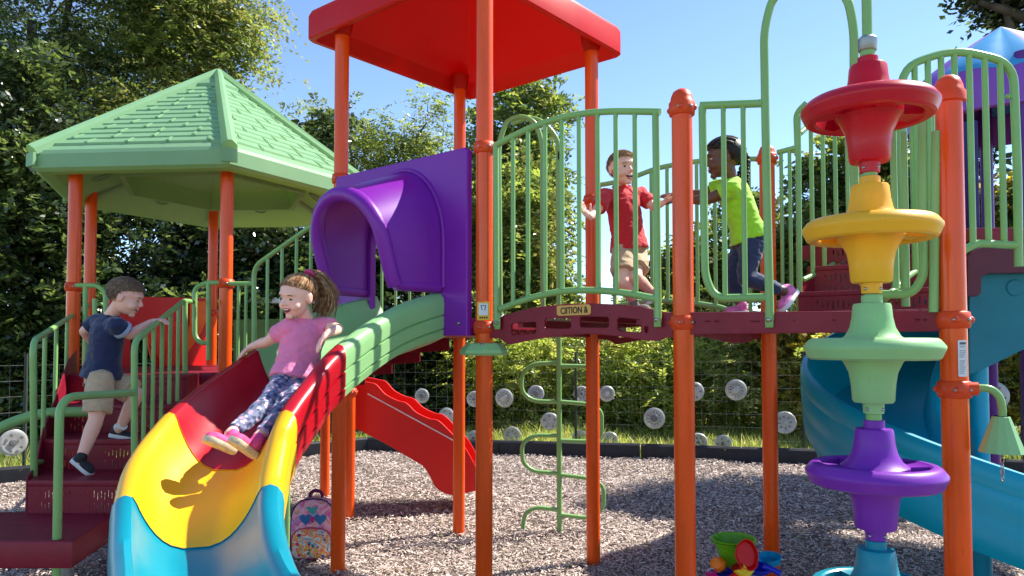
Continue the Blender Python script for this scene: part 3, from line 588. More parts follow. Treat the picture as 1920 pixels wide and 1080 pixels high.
# ---- purple slide entrance
AB = Plane(A, B)
nf = AB.n if AB.n.y < 0 else -AB.n; sgn = 1 if AB.n.y < 0 else -1
t = thing('slide_tunnel', 'purple plastic slide entrance panel with a curved tunnel hood over the slide top', 'slide hood', (AB.at(.6, DK)))
W0, W1 = .06, AB.L-.055; cs = .655; hw = .265
arch = [(cs+hw, 1.50)]+[(cs+hw*math.cos(R(a)), 2.0+hw*1.15*math.sin(R(a))) for a in range(0, 181, 12)]+[(cs-hw, 1.50)]
outl = [(W0, 1.50), (W0, 2.47), (W0+.015, 2.485), (W1-.015, 2.485), (W1, 2.47), (W1, 1.50)]+arch
platem('panel', AB, [outl], .04, M_PURP, t, off=.062*sgn, bev=.006, uv=False)
def hood():
    n1, n2 = 34, 12; rows_o = []
    def base(f):      # arch 0..1 -> (s, z)
        L1 = .30; tot = 2*L1+math.pi*.33; d = f*tot
        if d < L1: return (-1, d/L1*.26, 0)
        if d > tot-L1: return (1, (tot-d)/L1*.26, 0)
        a = (d-L1)/(math.pi*.33)*math.pi; return (-math.cos(a), .26, math.sin(a))
    V = []
    for j in range(n2+1):
        k = j/n2; row = []
        for i in range(n1+1):
            s, zz, ar = base(i/n1)
            hh = .335-.045*k; zf = 1.76+zz*(1 if s else 1)+ar*(.43-.14*k)
            if zz >= .26: zf = 2.0-.02*k+ar*(.43-.15*k)
            else: zf = 1.755+(.245-.02*k)*zz/.26
            u = (zf-1.75)/.55
            o = .085+k*(.27+.17*min(1, max(0, u))**.8)
            row.append((cs+.005+s*(hh+.0), zf, o))
        V.append(row)
    m = MB()
    def pos(p, sh=0, c=None): return AB.at(p[0]+(sh*(-1 if p[0] > cs else 1) if abs(p[0]-cs) > .1 else 0), p[1]-(sh if p[1] > 2.05 else 0), p[2]*sgn)
    outer = [[AB.at(p[0], p[1], p[2]*sgn) for p in r] for r in V]
    inner = []
    for r in V:
        q = []
        for i, p in enumerate(r):
            a = r[max(i-1, 0)]; b = r[min(i+1, n1)]; tx, tz = b[0]-a[0], b[1]-a[1]; l = math.hypot(tx, tz) or 1
            q.append(AB.at(p[0]+tz/l*.045, p[1]-tx/l*.045, p[2]*sgn))
        inner.append(q)
    rings = [o+i[::-1] for o, i in zip(outer, inner)]
    m.loft(rings, True, True)
    # thick rounded lip round the front edge
    lip = [(o+i)/2 for o, i in zip(outer[-1], inner[-1])]
    m.tube(lip, .040, 14)
    # flange on the panel
    m.tube([AB.at(cs+(p[0]-cs)*1.03, p[1]+(.008 if p[1] > 2 else 0), .085*sgn) for p in V[0]], .012, 8)
    # bottom rolled edges
    for e in (0, -1): m.tube([(o[e]+i[e])/2 for o, i in zip(outer, inner)], .030, 12)
    m.build('tunnel_hood', M_PURP, t, 50)
hood()
m = MB()
for s_, z_ in ((W1-.05, 1.56), (W0+.05, 1.56)): m.lathe([(.011, 0), (.011, .006), (.006, .012)], AB.at(s_, z_, .083*sgn), 10, axis=nf)
m.build('bolt', M_BOLT, t, 50)
# ---- the big wave slide
def slide():
    rim = [  # right rim (u,v,Z), left rim (u,v,Z)
        ((838, 545, 4.08), (704, 556, 4.46)), ((735, 578, 3.74), (585, 590, 4.10)), ((632, 648, 3.38), (480, 657, 3.76)),
        ((576, 712, 3.14), (392, 716, 3.45)), ((532, 772, 2.93), (322, 776, 3.12)), ((512, 840, 2.74), (262, 852, 2.84)),
        ((500, 912, 2.56), (240, 932, 2.60)), ((508, 1000, 2.32), (236, 1010, 2.36)), ((542, 1082, 2.1), (240, 1080, 2.14)), ((640, 1190, 1.85), (240, 1180, 1.86)), ((760, 1330, 1.62), (300, 1310, 1.6))]
    Rr = spline([P(*a) for a, b in rim], 6); Lr = spline([P(*b) for a, b in rim], 6)
    n = len(Rr)
    def prof(i):
        r, l = Rr[i], Lr[i]; c = (r+l)/2; d = r-l; d.z = 0; wd = d.length/2; d.normalize()
        zr, zl = r.z, l.z; f = i/(n-1)
        dep = .235-.045*max(0, min(1, (f-.42)/.2))
        T = .045
        bw = wd-.034
        right = [(wd+.052, -.235), (wd+.058, -.20), (wd+.047, -.195), (wd+.058, -.187), (wd+.058, -.125), (wd+.047, -.12), (wd+.058, -.112), (wd+.060, -.06), (wd+.054, -.028), (wd+.036, -.004), (wd+.008, .006), (wd-.018, -.002), (wd-.034, -.028)]+[(bw*x, -.03-(dep-.03)*(1-x**2.7)) for x in (.965, .92, .86, .78, .68, .56, .42, .22)]
        left = [(-s, h) for s, h in right][::-1]
        under = [(-wd*.55, -dep-.06), (wd*.55, -dep-.06)]
        pts = []
        for s, h in right+left+under:
            k = (s/wd+1)/2; k = max(-.2, min(1.2, k)); zz = zl+(zr-zl)*k
            pts.append(Vector((c.x+d.x*s, c.y+d.y*s, zz+h)))
        return pts
    S = [prof(i) for i in range(n)]
    t = thing('wave_slide', 'long curving slide in green, crimson, yellow and turquoise sections', 'slide', (-1.1, 2.9, 0))
    m6 = 6
    segs = [('green_section', 0, 2*m6, M_LGREEN), ('red_section', 2*m6, 4*m6, M_SRED), ('yellow_section', 4*m6, 6*m6, M_YEL), ('turquoise_section', 6*m6, n-1, M_TURQ)]
    for nm, a, b, mt in segs:
        rings = [S[i] for i in range(a, b+1)]
        if b < n-1: rings[-1] = [p+(q-p)*.985 for p, q in zip(S[b-1], S[b])]
        def grow(ring, k):
            c = sum(ring, Vector())/len(ring); c.z = max(p.z for p in ring)-.12
            return [p+(p-c).normalized()*k for p in ring]
        if a > 0:      # overlapping flange with a soft edge
            dirn = (S[a+1][0]-S[a][0]).normalized()
            rings = [grow(S[a], -.002), grow(S[a], .004)]+[grow(rings[1], .003)]+rings[2:]
        m = MB(); m.loft(rings, True, True); m.build(nm, mt, t, 40)
    # two dark green legs
    for i in (26, 46):
        m = MB(); r = Rr[i]
        x, y = r.x-.0, r.y+.05
        m.tube([(x, y, 0), (x, y, r.z-.25)], .03, 14); m.build('leg', M_GREEN, t, 60)
    return S, Rr, Lr
SL, RimR, RimL = slide()
# ---- green roofed hexagonal tower
t = thing('gazebo_tower', 'six-post play tower with light green hexagonal shingled roof, at the top of the left stairs', 'play tower', (-2.5, 6.2, 0))
for p, cl in ((P1, (vz(538, 5.25), .95)), (P2, ()), (P3, (1.75,)), (P4, (vz(532, 5.2),)), (P5, (.95,)), (P6, (1.05,))):
    post(t, p, 0, 2.86, clamps=cl)
GD = 1.25
def hexroof():
    cx, cy = -2.49, 6.2
    cor = [(-1.88, 4.88), (-1.19, 6.12), (-1.75, 7.45), (-3.1, 7.52), (-3.79, 6.28), (-3.27, 5.0)]
    c = Vector((cx, cy, 0)); cor = [Vector((x, y, 0)) for x, y in cor]; zb, zt, zp = 2.63, 2.775, 3.72
    def rg(k, z): return [Vector((c.x+(p.x-c.x)*k, c.y+(p.y-c.y)*k, z)) for p in cor]
    roof = MB(); roof.loft([rg(.97, zb), rg(1.0, zb+.02), rg(1.0, zt-.03), rg(.985, zt)], True, False)
    roof.loft([rg(.97, zb), rg(.9, zb-.0), rg(.87, zb+.03)], True, False)
    ro = roof.build('roof', M_ROOFG, t, 25)
    for i in range(6):      # one shingled panel per side
        a, b = cor[i], cor[(i+1) % 6]; m = MB(); rows = 13
        def pt(f, s, lift=0):          # f 0 eave .. 1 peak
            k = .985*(1-f); q = c+(a.lerp(b, s)-c)*k; z = zt+(zp-zt)*f
            return Vector((q.x, q.y, z+lift))
        m.add([pt(0, 0), pt(0, 1), pt(1, .5)], [(0, 1, 2)])
        f0, f1 = .05, .82
        for r in range(rows):
            fa = f0+(f1-f0)*r/rows; fb = f0+(f1-f0)*(r+1)/rows+.012
            ins = .02+.0*r
            e0, e1 = ins/(1-fa), 1-ins/(1-fa)
            m.add([pt(fa, e0, .016), pt(fa, e1, .016), pt(fb, e1, .004), pt(fb, e0, .004), pt(fa, e0, 0), pt(fa, e1, 0)], [(0, 1, 2, 3), (4, 5, 1, 0)])
            L = (b-a).length*(1-fa); nb = max(1, int(L/.30)); sh = .0 if r % 2 else .5
            for j in range(nb+1):
                s = .5+(j-nb/2+(.25 if r % 2 else -.25))*.30/L
                if s < e0+.03 or s > e1-.03: continue
                d = .011/L
                fl = fb-.016
                m.add([pt(fa, s-d, .026), pt(fa, s+d, .026), pt(fl, s+d, .012), pt(fl, s-d, .012), pt(fa, s-d, .0), pt(fa, s+d, .0), pt(fl, s-d, 0), pt(fl, s+d, 0)], [(0, 1, 2, 3), (4, 5, 1, 0), (0, 3, 6, 4), (1, 5, 7, 2)])
        m.add([pt(.83, .03, .03), pt(.83, .97, .03), pt(.995, .5, .03), pt(.83, .03, 0), pt(.83, .97, 0)], [(0, 1, 2), (3, 4, 1, 0)])
        m.build('shingle_panel', M_ROOFG, ro, 20)
        q = MB(); p0 = c+(a-c)*1.005; p0.z = zt-.01; p1 = Vector((cx, cy, zp+.02)); dr = (p1-p0).normalized(); sd = Vector((-dr.y, dr.x, 0)).normalized(); up = sd.cross(dr); up = up if up.z > 0 else -up
        q.loft([[p+sd*(-w*k)+up*(-.03), p+sd*(-w*k)+up*.012, p+sd*(-w*.3)+up*.045, p+sd*(w*.3)+up*.045, p+sd*(w*k)+up*.012, p+sd*(w*k)+up*(-.03)] for p, w, k in ((p0, .05, 1), (p1, .035, 1))], True, True)
        q.box(p0+Vector((0, 0, -.06)), (.10, .02, .09), sd); q.build('ridge_cap', M_ROOFG, ro, 20)
    u = MB(); u.loft([rg(.87, zb+.03), rg(.82, zb+.09), rg(.60, zb+.20), rg(.585, zb+.08), rg(.55, zb+.08), rg(.54, zb+.24), rg(.3, zb+.40)], True, False)
    u.add([Vector((cx, cy, zb+.45))]+rg(.3, zb+.42), [(0, i+1, (i+1) % 6+1) for i in range(6)])
    for i in range(6):
        a, b = cor[i], cor[(i+1) % 6]
        for s in (.5,):
            p = c+(a.lerp(b, s)-c)*.72; p.z = zb+.135; nn = Vector((c.x-p.x, c.y-p.y, -5.6*.3)).normalized()
            u.lathe([(.075, -.012), (.075, .006), (.066, .010), (.062, .0), (.001, .0)], p, 20, axis=nn)
        # stiffening ribs under each corner
        d = (a-c); p0 = c+d*.87; p0.z = zb+.05; p1 = c+d*.60; p1.z = zb+.20
        u.tube([p0, p1], .035, 8)
    u.build('underside', M_ROOFG, ro, 25)
hexroof()
cg = Vector((-2.49, 6.2))
dk = [P4, P6, P5, P3, P2, P1]
slab('deck', [tuple(cg+(Vector(p)-cg)*1.0) for p in dk], GD-.09, GD, M_MAROON, t)
# far panels of the gazebo
pl = Plane(P2, P3); 
pan = platem('activity_panel', pl, [[(205, 556), (386, 560), (384, 740), (330, 744), (300, 738), (214, 742)],
    [(243, 632), (262, 622), (276, 632), (280, 655), (284, 672), (290, 690), (292, 716), (250, 716), (242, 690)]], .03, M_RED, t, off=0, bev=.005)
PANEL_OFF = .03 if pl.n.y > 0 else .03
so = -.025 if pl.n.y > 0 else .025
platem('orange_insert', pl, [[(270, 604), (330, 604), (352, 610), (352, 640), (348, 690), (340, 712), (330, 718), (306, 716), (298, 706), (296, 672), (284, 655), (272, 628)]], .015, plastic('vermilion', srgb(240, 56, 20), .4), pan, off=so)
platem('orange_insert', pl, [[(352, 566), (384, 566), (382, 598), (372, 622), (354, 650), (344, 664), (344, 630), (352, 610)]], .015, plastic('bright_orange', srgb(246, 110, 24), .4), pan, off=so*1.7)
# railing loops round the two front posts
pl = Plane((P1[0], P1[1]-.03), (P4[0], P4[1]-.03))
rail(t, pl, [[(140, 535), (182, 535), (198, 548), (198, 585)], [(160, 537), (160, 760)], [(178, 560), (178, 740)], [(198, 580), (198, 700)]], fr=.06)
rail(t, pl, [[(420, 530), (385, 530), (365, 540), (365, 630), (375, 643), (392, 643)], [(391, 530), (391, 675)], [(428, 532), (476, 532)], [(476, 532), (476, 700)]], bars=[(448, 2, GD), (462, 2, GD)], fr=.06)
pl46 = Plane(P6, P5); rail(t, pl46, [[(645, 590), (625, 590)]], ())
# the green side panel
pl = Plane(XY(440, 6.9), XY(642, 6.6)); platem('side_panel', pl, [[(440, 600), (642, 598), (642, 720), (440, 724)]], .03, plastic('olive_panel', srgb(88, 128, 56), .5), t, off=0)
# ---- short flight between the two towers
t = thing('connecting_steps', 'short maroon perforated steps with sloping green rails joining the two roofed towers', 'steps', (-1.4, 5.4, 0))
def step_flight(t, L0, L1, R0, R1, z0, z1, n, body=.15, name='step', slots=True):
    for i in range(n):
        f0, f1 = i/n, (i+1)/n; z = z0+(z1-z0)*(i+1)/n if n > 1 else z1
        l0, l1 = Vector(L0).lerp(Vector(L1), f0), Vector(L0).lerp(Vector(L1), f1); r0, r1 = Vector(R0).lerp(Vector(R1), f0), Vector(R0).lerp(Vector(R1), f1)
        o = slab(name, [tuple(l0), tuple(r0), tuple(r1), tuple(l1)], z-.03, z, M_MAROON, t)
        pl = Plane(l0, r0); L = pl.L; outs = [[(0, z-body), (L, z-body), (L, z-.031), (0, z-.031)]]
        if slots:
            for g in (.12, .55):
                nb = 9
                for k in range(nb):
                    x = L*g+k*L*.034
                    h = .35+.65*math.sin(math.pi*(k+1)/(nb+1))
                    for q in (0, 1):
                        zz = z-.05-body*.38*q-.01*(k % 2); outs.append([(x, zz-body*.26*h), (x+L*.010, zz-body*.26*h), (x+L*.010, zz), (x, zz)])
        platem('riser', pl, outs, .006, M_MAROON, o, off=0, bev=.0005, uv=False)
        if True:
            for a, b in ((l0, l1), (r0, r1)):
                pl2 = Plane(a, b); platem('side_cheek', pl2, [[(0, z-body), (pl2.L, z-body*.9), (pl2.L, z-.031), (0, z-.031)]], .008, M_MAROON, o, off=0, bev=.001, uv=False)
a4 = Vector(P4).lerp(Vector(P6), .12); a6 = Vector(P4).lerp(Vector(P6), .9); b4 = Vector(A).lerp(Vector(D), .1); b6 = Vector(A).lerp(Vector(D), .9)
step_flight(t, a4, b4, a6, b6, GD-.04, DK, 4, body=.2)
pl = Plane(P4, A)
rail(t, pl, [[(478, 690), (476, 500), (620, 398), (640, 398)], [(478, 700), (636, 600)]], bars=[(u, 0, 1, 560) for u in (501, 528, 555, 582, 609)], fr=.08)
pl = Plane(P6, D)
rail(t, pl, [[(664, 640), (664, 480), (835, 410), (861, 408)], [(664, 690), (861, 585)]], bars=[(u, 0, 1, 520) for u in (690, 716, 742, 768, 794, 820, 842)], fr=.08)
# ---- red slide behind
t = thing('straight_slide', 'bright red straight slide with wavy side walls, far side of the play area', 'slide', (-.8, 6.5, 0))
pl = Plane((-2, 6.45), (0, 6.45))
def swav(k):
    top = [(664, 712), (690, 718), (705, 722), (722, 740), (745, 752), (762, 757), (780, 774), (805, 786), (822, 790), (845, 812), (868, 836), (884, 862), (895, 884)]
    bot = [(893, 918), (870, 923), (845, 926), (820, 914), (808, 893), (795, 873), (774, 860), (720, 828), (664, 800)]
    f = lambda q: [(p.x, p.y) for p in spline([(a, b_, 0) for a, b_ in q], 4)]
    return f(top)+f(bot)
for k, off in ((0, 0), (1, -.5)):
    q = Plane((-2, 6.45+.5*k), (0, 6.45+.5*k)); o = platem('side_wall', pl, [swav(0)], .03, M_RED, t, off=off*(1 if pl.n.y < 0 else -1), bev=.008)
    if k == 0:
        s = MB(); s.tube([pl.pt(u, v, .017 if pl.n.y < 0 else -.017) for u, v in ((690, 738), (760, 776), (830, 814), (862, 832))], .006, 6); s.build('white_edge', plastic('white_edge', srgb(235, 225, 225), .5), o, 60)
fl = [pl.pt(u, v) for u, v in ((664, 775), (720, 803), (780, 838), (806, 858), (828, 895), (850, 910), (893, 912))]
m = MB(); m.loft([[p+Vector((0, 0, .0)), p+Vector((0, .5, 0)), p+Vector((0, .5, -.02)), p+Vector((0, 0, -.02))] for p in fl]); m.build('chute_floor', M_RED, t, 40)
# ---- arched bridge
t = thing('arched_bridge', 'short arched maroon bridge with green barred rails and a small ochre sign', 'bridge', (.6, 4.1, 1.5))
BE = Plane(B, E); CF = Plane(C, F)
def rr_uv(x0, y0, x1, y1, sk=0): 
    dy = sk
    return [(x0+4, y0), (x1-4, y0+dy), (x1, y0+4+dy), (x1, y1-4+dy), (x1-4, y1+dy), (x0+4, y1), (x0, y1-4), (x0, y0+4)]
beam = [(914, 604), (930, 603), (945, 594), (975, 584), (1010, 577), (1060, 571), (1110, 570), (1160, 572), (1205, 577), (1240, 585), (1262, 588), (1262, 632), (1250, 631), (1236, 638), (1215, 638), (1180, 632), (1140, 627), (1100, 625), (1060, 627), (1010, 634), (975, 641), (955, 645), (940, 634), (914, 632)]
platem('side_beam', BE, [beam, rr_uv(959, 605, 1008, 630, -3), rr_uv(1022, 596, 1073, 618, -1), rr_uv(1088, 592, 1144, 615, 1), rr_uv(1158, 594, 1204, 621, 4), [(1209, 611), (1218, 612), (1218, 624), (1212, 626), (1209, 620)]], .02, M_MAROON, t, off=.0, bev=.003)
s0 = BE.sz(914, 600)[0]; f0 = CF.L/BE.L
outs = [[((BE.sz(*p)[0])*f0, BE.sz(*p)[1]) for p in beam]]
for h in (rr_uv(959, 605, 1008, 630, -3), rr_uv(1022, 596, 1073, 618, -1), rr_uv(1088, 592, 1144, 615, 1), rr_uv(1158, 594, 1204, 621, 4)):
    outs.append([((BE.sz(*p)[0])*f0, BE.sz(*p)[1]) for p in h])
platem('side_beam', CF, outs, .02, M_MAROON, t, off=0, bev=.003, uv=False)
def perf_mat():
    m, nt, b = newmat('perforated_maroon'); L = nt.links; b.inputs['Base Color'].default_value = srgb(96, 20, 42); b.inputs['Roughness'].default_value = .5
    tc = N(nt, 'ShaderNodeTexCoord'); vo = N(nt, 'ShaderNodeTexVoronoi', Scale=42.0, Randomness=0.0); L.new(tc.outputs['Object'], vo.inputs['Vector'])
    lt = N(nt, 'ShaderNodeMath', operation='GREATER_THAN'); lt.inputs[1].default_value = .36; L.new(vo.outputs['Distance'], lt.inputs[0])
    L.new(lt.outputs[0], b.inputs['Alpha']); return m
M_PERF = perf_mat()
m = MB(); tops = [BE.sz(*p) for p in beam[2:10]]; ring = []
for a, z in [(BE.sz(914, 604)[0], DK-.005)]+tops+[(BE.L, DK-.005)]:
    p = BE.at(a, z-.012); q = CF.at(a*f0, z-.012); ring.append([p, q, q-Vector((0, 0, .004)), p-Vector((0, 0, .004))])
m.loft(ring); m.build('walkway', M_PERF, t, 40)
# cross members under the walkway
for k in (.2, .5, .8):
    a = BE.L*k; z = interp(tops, a)-.06; mm = MB(); mm.box((BE.at(a, z)+CF.at(a*f0, z))/2, ((BE.at(a, z)-CF.at(a*f0, z)).length-.03, .03, .04), (CF.at(a*f0, z)-BE.at(a, z))); mm.build('cross_member', M_MAROON, t, 30)
plf = Plane(BE.at(0, 0, 0), BE.at(1, 0, 0)); OF = .03 if BE.n.y < 0 else -.03
rail(t, BE, [[(934, 276), (960, 262), (1000, 243), (1050, 226), (1100, 216), (1150, 212), (1200, 212), (1242, 213)],
             [(944, 580), (975, 568), (1010, 557), (1060, 547), (1110, 545), (1160, 548), (1200, 554), (1240, 562)],
             [(936, 272), (937, 612)], [(1234, 214), (1239, 605)]],
     bars=[(u, 0, 1) for u in (968, 996, 1028, 1060, 1092, 1127, 1161, 1197)], off=OF, tabs=[(939, 606), (1238, 600)], smooth=(0, 1))
OB = -.03 if CF.n.y < 0 else .03
rail(t, CF, [[(1112, 346), (1140, 342), (1180, 332), (1230, 314), (1280, 304), (1330, 298), (1380, 296), (1440, 296)],
             [(1112, 588), (1160, 572), (1220, 564), (1280, 566), (1340, 574), (1372, 582), (1440, 590)], [(1120, 346), (1120, 600)], [(1430, 296), (1430, 600)]],
     bars=[(u, 0, 1) for u in (1150, 1186, 1220, 1250, 1306, 1340, 1375, 1405)], off=OB, smooth=(0, 1), rb=.0125)
sg = platem('sign_plate', BE, [[(1047, 574), (1106, 571), (1110, 574), (1110, 587), (1107, 590), (1050, 592), (1047, 589)]], .004, plastic('sign_ochre', srgb(222, 170, 84), .45, .04, 0), t, off=OF*.43, bev=.001)
a, z = BE.sz(1079, 582.5)
M2 = pmat(BE, OF*.52, a) @ Matrix.Translation((0, z, 0)) @ Matrix.Rotation(R(1.5), 4, 'Z')
if BE.n.y > 0: M2 = M2 @ Matrix.Diagonal((1, 1, -1, 1))
link('sign_lettering', text_mesh('CIITION &', .0385, M2 @ Matrix.Diagonal((.86, 1.15, 1, 1)), bold=.0006), M_INK, sg, 0)
# ---- loop handles and climber behind
t = thing('loop_climber', 'thin green pole climber with curved loop rungs, standing behind the bridge', 'climber', XY(1048, 5.72)+(0,))
lp = Plane(XY(900, 5.72), XY(1200, 5.72))
def tb(name, paths, r, smooth=False, fr=.1, parent=t):
    m = MB()
    for p in paths:
        pts = [lp.pt(*q) for q in p]; m.tube(spline(pts, 8) if smooth else fillet(pts, fr, 8), r, 10)
    return m.build(name, M_GREEN, parent, 60)
tb('pole', [[(1047, 285), (1049, 997)]], .02)
tb('loop_rung', [[(1048, 680), (1000, 682), (978, 700), (978, 736), (1000, 752), (1048, 754)]], .0165, fr=.14)
tb('loop_rung', [[(1048, 817), (1000, 816), (978, 832), (980, 868), (1000, 884), (1048, 888)]], .0165, fr=.14)
tb('loop_rung', [[(1049, 956), (1005, 951), (984, 962), (980, 992)]], .0165, fr=.14)
tb('loop_rung', [[(1048, 686), (1110, 687)]], .0165)
tb('loop_rung', [[(1048, 753), (1105, 758), (1128, 770), (1128, 815), (1105, 828), (1048, 826)]], .0165, fr=.14)
tb('loop_rung', [[(1048, 890), (1105, 897), (1132, 910), (1132, 955), (1105, 972), (1049, 965)]], .0165, fr=.14)
tb('top_hoop', [[(1047, 300), (1044, 262), (1018, 230), (990, 222), (960, 232)]], .02, True)
t = thing('arch_handles', 'green hoop handle standing on the deck just right of the front orange post', 'grab handle', XY(975, 5.25)+(DK,))
lp = Plane(XY(900, 5.25), XY(1200, 5.25))
tb('hoop', [[(938, 590), (935, 268), (950, 226), (978, 216), (1005, 230), (1017, 268), (1018, 590)]], .0185, False, .2, t)
# ---- open platform with three dome capped posts
t = thing('open_platform', 'roofless maroon platform on orange posts with round caps, green rails and an overhead hoop', 'play platform', (1.6, 3.6, 0))
EG = Plane(E, G); EF = Plane(E, F); GH = Plane(G, H); FH = Plane(F, H)
post(t, E, 0, vz(192, 3.29), r=.046, clamps=(vz(205, 3.29), vz(605, 3.29)), cap=True)
post(t, F, 0, vz(290, 4.46), clamps=(vz(298, 4.46),), cap=True)
pg = post(t, G, 0, vz(172, 2.71), clamps=(vz(600, 2.71), vz(730, 2.71)), cap=True)
slab('deck', [E, F, H, G], DK-.025, DK-.004, M_PERF, t)
og = .012 if EG.n.y < 0 else -.012
def slot(x0, y0, x1, y1): return [(x0, y0), (x1, y0), (x1, y1), (x0, y1)]
platem('edge_beam', EG, [[(1300, 587), (1768, 584), (1768, 619), (1750, 620), (1300, 626)], slot(1325, 601, 1336, 604), slot(1341, 601, 1352, 604), slot(1408, 601, 1428, 605), slot(1489, 600, 1494, 603), slot(1562, 599, 1571, 602), slot(1715, 598, 1727, 602), slot(1731, 598, 1740, 602)], .02, M_MAROON, t, off=og)
platem('edge_beam', EF, [[(1300, 590), (1435, 594), (1435, 624), (1300, 628)]], .02, M_MAROON, t)
platem('edge_beam', FH, [[(1450, 594), (1800, 588), (1800, 616), (1450, 622)]], .02, M_MAROON, t)
platem('under_brace', EF, [[(1305, 628), (1400, 626), (1408, 634), (1396, 642), (1370, 642), (1330, 632)]], .02, M_MAROON, t, off=.0)
EGo = .028 if EG.n.y < 0 else -.028
rail(t, EG, [[(1318, 201), (1434, 197)], [(1321, 204), (1326, 520), (1345, 560), (1444, 558)], [(1447, 600), (1440, 300), (1436, 60), (1452, 0), (1490, -28), (1560, -28), (1592, 0), (1604, 60), (1604, 330)]],
     bars=[(1361, 0, 1, 300), (1398, 0, 1, 300)], off=EGo, tabs=[(1446, 600)], fr=.16, r=.0175)
rail(t, EG, [[(1604, 330), (1610, 520), (1640, 553), (1712, 552), (1733, 520), (1731, 230)], [(1756, 250), (1752, 586)]], bars=[(1680, 250/1000+2.0, 1.66, 450), (1700, 2.25, 1.66, 450)], off=EGo, fr=.1, r=.0165)
FHo = -.03 if FH.n.y < 0 else .03
rail(t, FH, [[(1455, 284), (1493, 274)], [(1493, 290), (1490, 210), (1510, 190)], [(1494, 215), (1497, 585)]], bars=[(1464, 0, DK, 450), (1480, 0, DK, 450)], off=FHo, fr=.05)
st = sticker(Plane((G[0]-.3, G[1]-.042), (G[0]+.3, G[1]-.042)), 1796, 638, 1811, 706, M_STW, pg, .004)
for k in range(16):
    if k in (3, 8): continue
    plG = Plane((G[0]-.3, G[1]-.042), (G[0]+.3, G[1]-.042)); v = 642+k*3.8; trip(plG, [(1798, v), (1809-(k*5 % 4), v), (1809-(k*5 % 4), v+(2.6 if k == 0 else 1.0)), (1798, v+(2.6 if k == 0 else 1.0))], M_GREY if k else M_INK, st, .0054 if plG.n.y < 0 else .0054, 'text_line')
# ---- green bell hanging from the right-hand post
t = thing('play_bell', 'pale green faceted bell hanging from a bent arm on the right-hand orange post', 'bell', XY(1876, 2.66, 780)+(.9,))
m = MB(); q = [P(1800, 729, 2.69), P(1850, 728, 2.66), P(1872, 742, 2.65), P(1879, 765, 2.65), P(1879, 784, 2.65)]
m.tube(spline(q, 6), .0135, 12); m.build('arm', M_GREEN, t, 60)
m = MB(); m.tube([P(1808, 729, 2.68), P(1834, 729, 2.665)], .0235, 14); m.build('collar', M_CLAMP, t, 40)
cb = P(1877, 780, 2.65); zb_ = P(1877, 848, 2.65).z
m = MB(); m.lathe([(.026, cb.z), (.029, cb.z-.003), (.073, zb_+.004), (.074, zb_), (.068, zb_), (.024, cb.z-.01)], (cb.x, cb.y, 0), 12, cap=False); m.lathe([(.001, cb.z), (.027, cb.z)], (cb.x, cb.y, 0), 12); m.build('bell_cup', M_LGREEN, t, 15)
m = MB()
for k in range(5):
    z = zb_-.006-k*.021; m.tube([(cb.x+(.006 if k % 2 else 0)*math.cos(a), cb.y+(0 if k % 2 else .006)*math.cos(a), z+.013*math.sin(a)) for a in [i*math.pi/5 for i in range(11)]], .0022, 6)
m.build('chain', M_BOLT, t, 60)
# ---- the spinner tower
t = thing('spinner_climber', 'tall stack of five coloured plastic discs on a green pole: red, yellow, green, purple, turquoise', 'climber', XY(1636, 2.5)+(0,))
SX, SY = XY(1636, 2.5)
def pod(cz, mat, name):
    m = MB(); seg = 64; K = 1/1.0
    zc = cz
    # hub cone (upper and lower) as a lathe
    up = [(.030, .176), (.033, .174), (.033, .150), (.062, .147), (.066, .140), (.070, .100), (.078, .066), (.095, .038), (.118, .022)]
    lo = [(.118, -.030), (.100, -.052), (.083, -.085), (.076, -.125), (.072, -.178), (.066, -.186), (.034, -.188), (.032, -.222), (.026, -.224)]
    def ring(r, z, seg=seg):
        r *= .91 if r > .034 else 1
        return [Vector((SX+r*math.cos(2*math.pi*k/seg), SY+r*math.sin(2*math.pi*k/seg), zc+z)) for k in range(seg)]
    m.loft([ring(*p) for p in up], True, False); m.loft([ring(*p) for p in lo], True, False)
    m.add(ring(.030, .176), [tuple(range(seg))]); m.add(ring(.026, -.224), [tuple(range(seg))])
    # perforated web between hub and rim
    it, ib, ot, ob = ring(.118, .022), ring(.118, -.030), ring(.182, .026), ring(.182, -.034)
    hole = [(k % 16) in range(3, 13) for k in range(seg)]
    for k in range(seg):
        j = (k+1) % seg
        if not hole[k]:
            m.add([it[k], it[j], ot[j], ot[k]], [(0, 1, 2, 3)]); m.add([ib[k], ob[k], ob[j], ib[j]], [(0, 1, 2, 3)])
        else:
            m.add([it[k], it[j], ib[j], ib[k]], [(0, 1, 2, 3)]); m.add([ot[k], ob[k], ob[j], ot[j]], [(0, 1, 2, 3)])
        if hole[k] != hole[k-1]: m.add([it[k], ot[k], ob[k], ib[k]], [(0, 1, 2, 3)])
    rim = [(.182, .026), (.190, .031), (.212, .030), (.222, .024), (.239, .004), (.240, -.003), (.236, -.012), (.224, -.036), (.214, -.042), (.190, -.041), (.182, -.034)]
    m.loft([ring(*p) for p in rim], True, False)
    me = m.mesh(); bm = bmesh.new(); bm.from_mesh(me); bmesh.ops.remove_doubles(bm, verts=bm.verts, dist=.0003); bmesh.ops.recalc_face_normals(bm, faces=bm.faces); bm.to_mesh(me); bm.free()
    o = link(name, me, mat, t, 32)
    b = MB()
    for a in (-60, -150): 
        for zz in (-.207,): b.lathe([(.006, 0), (.006, .004), (.003, .007)], (SX+.031*math.cos(R(a)), SY+.031*math.sin(R(a)), zc+zz), 8, axis=(math.cos(R(a)), math.sin(R(a)), 0))
    b.build('bolt', M_BOLT, o, 50)
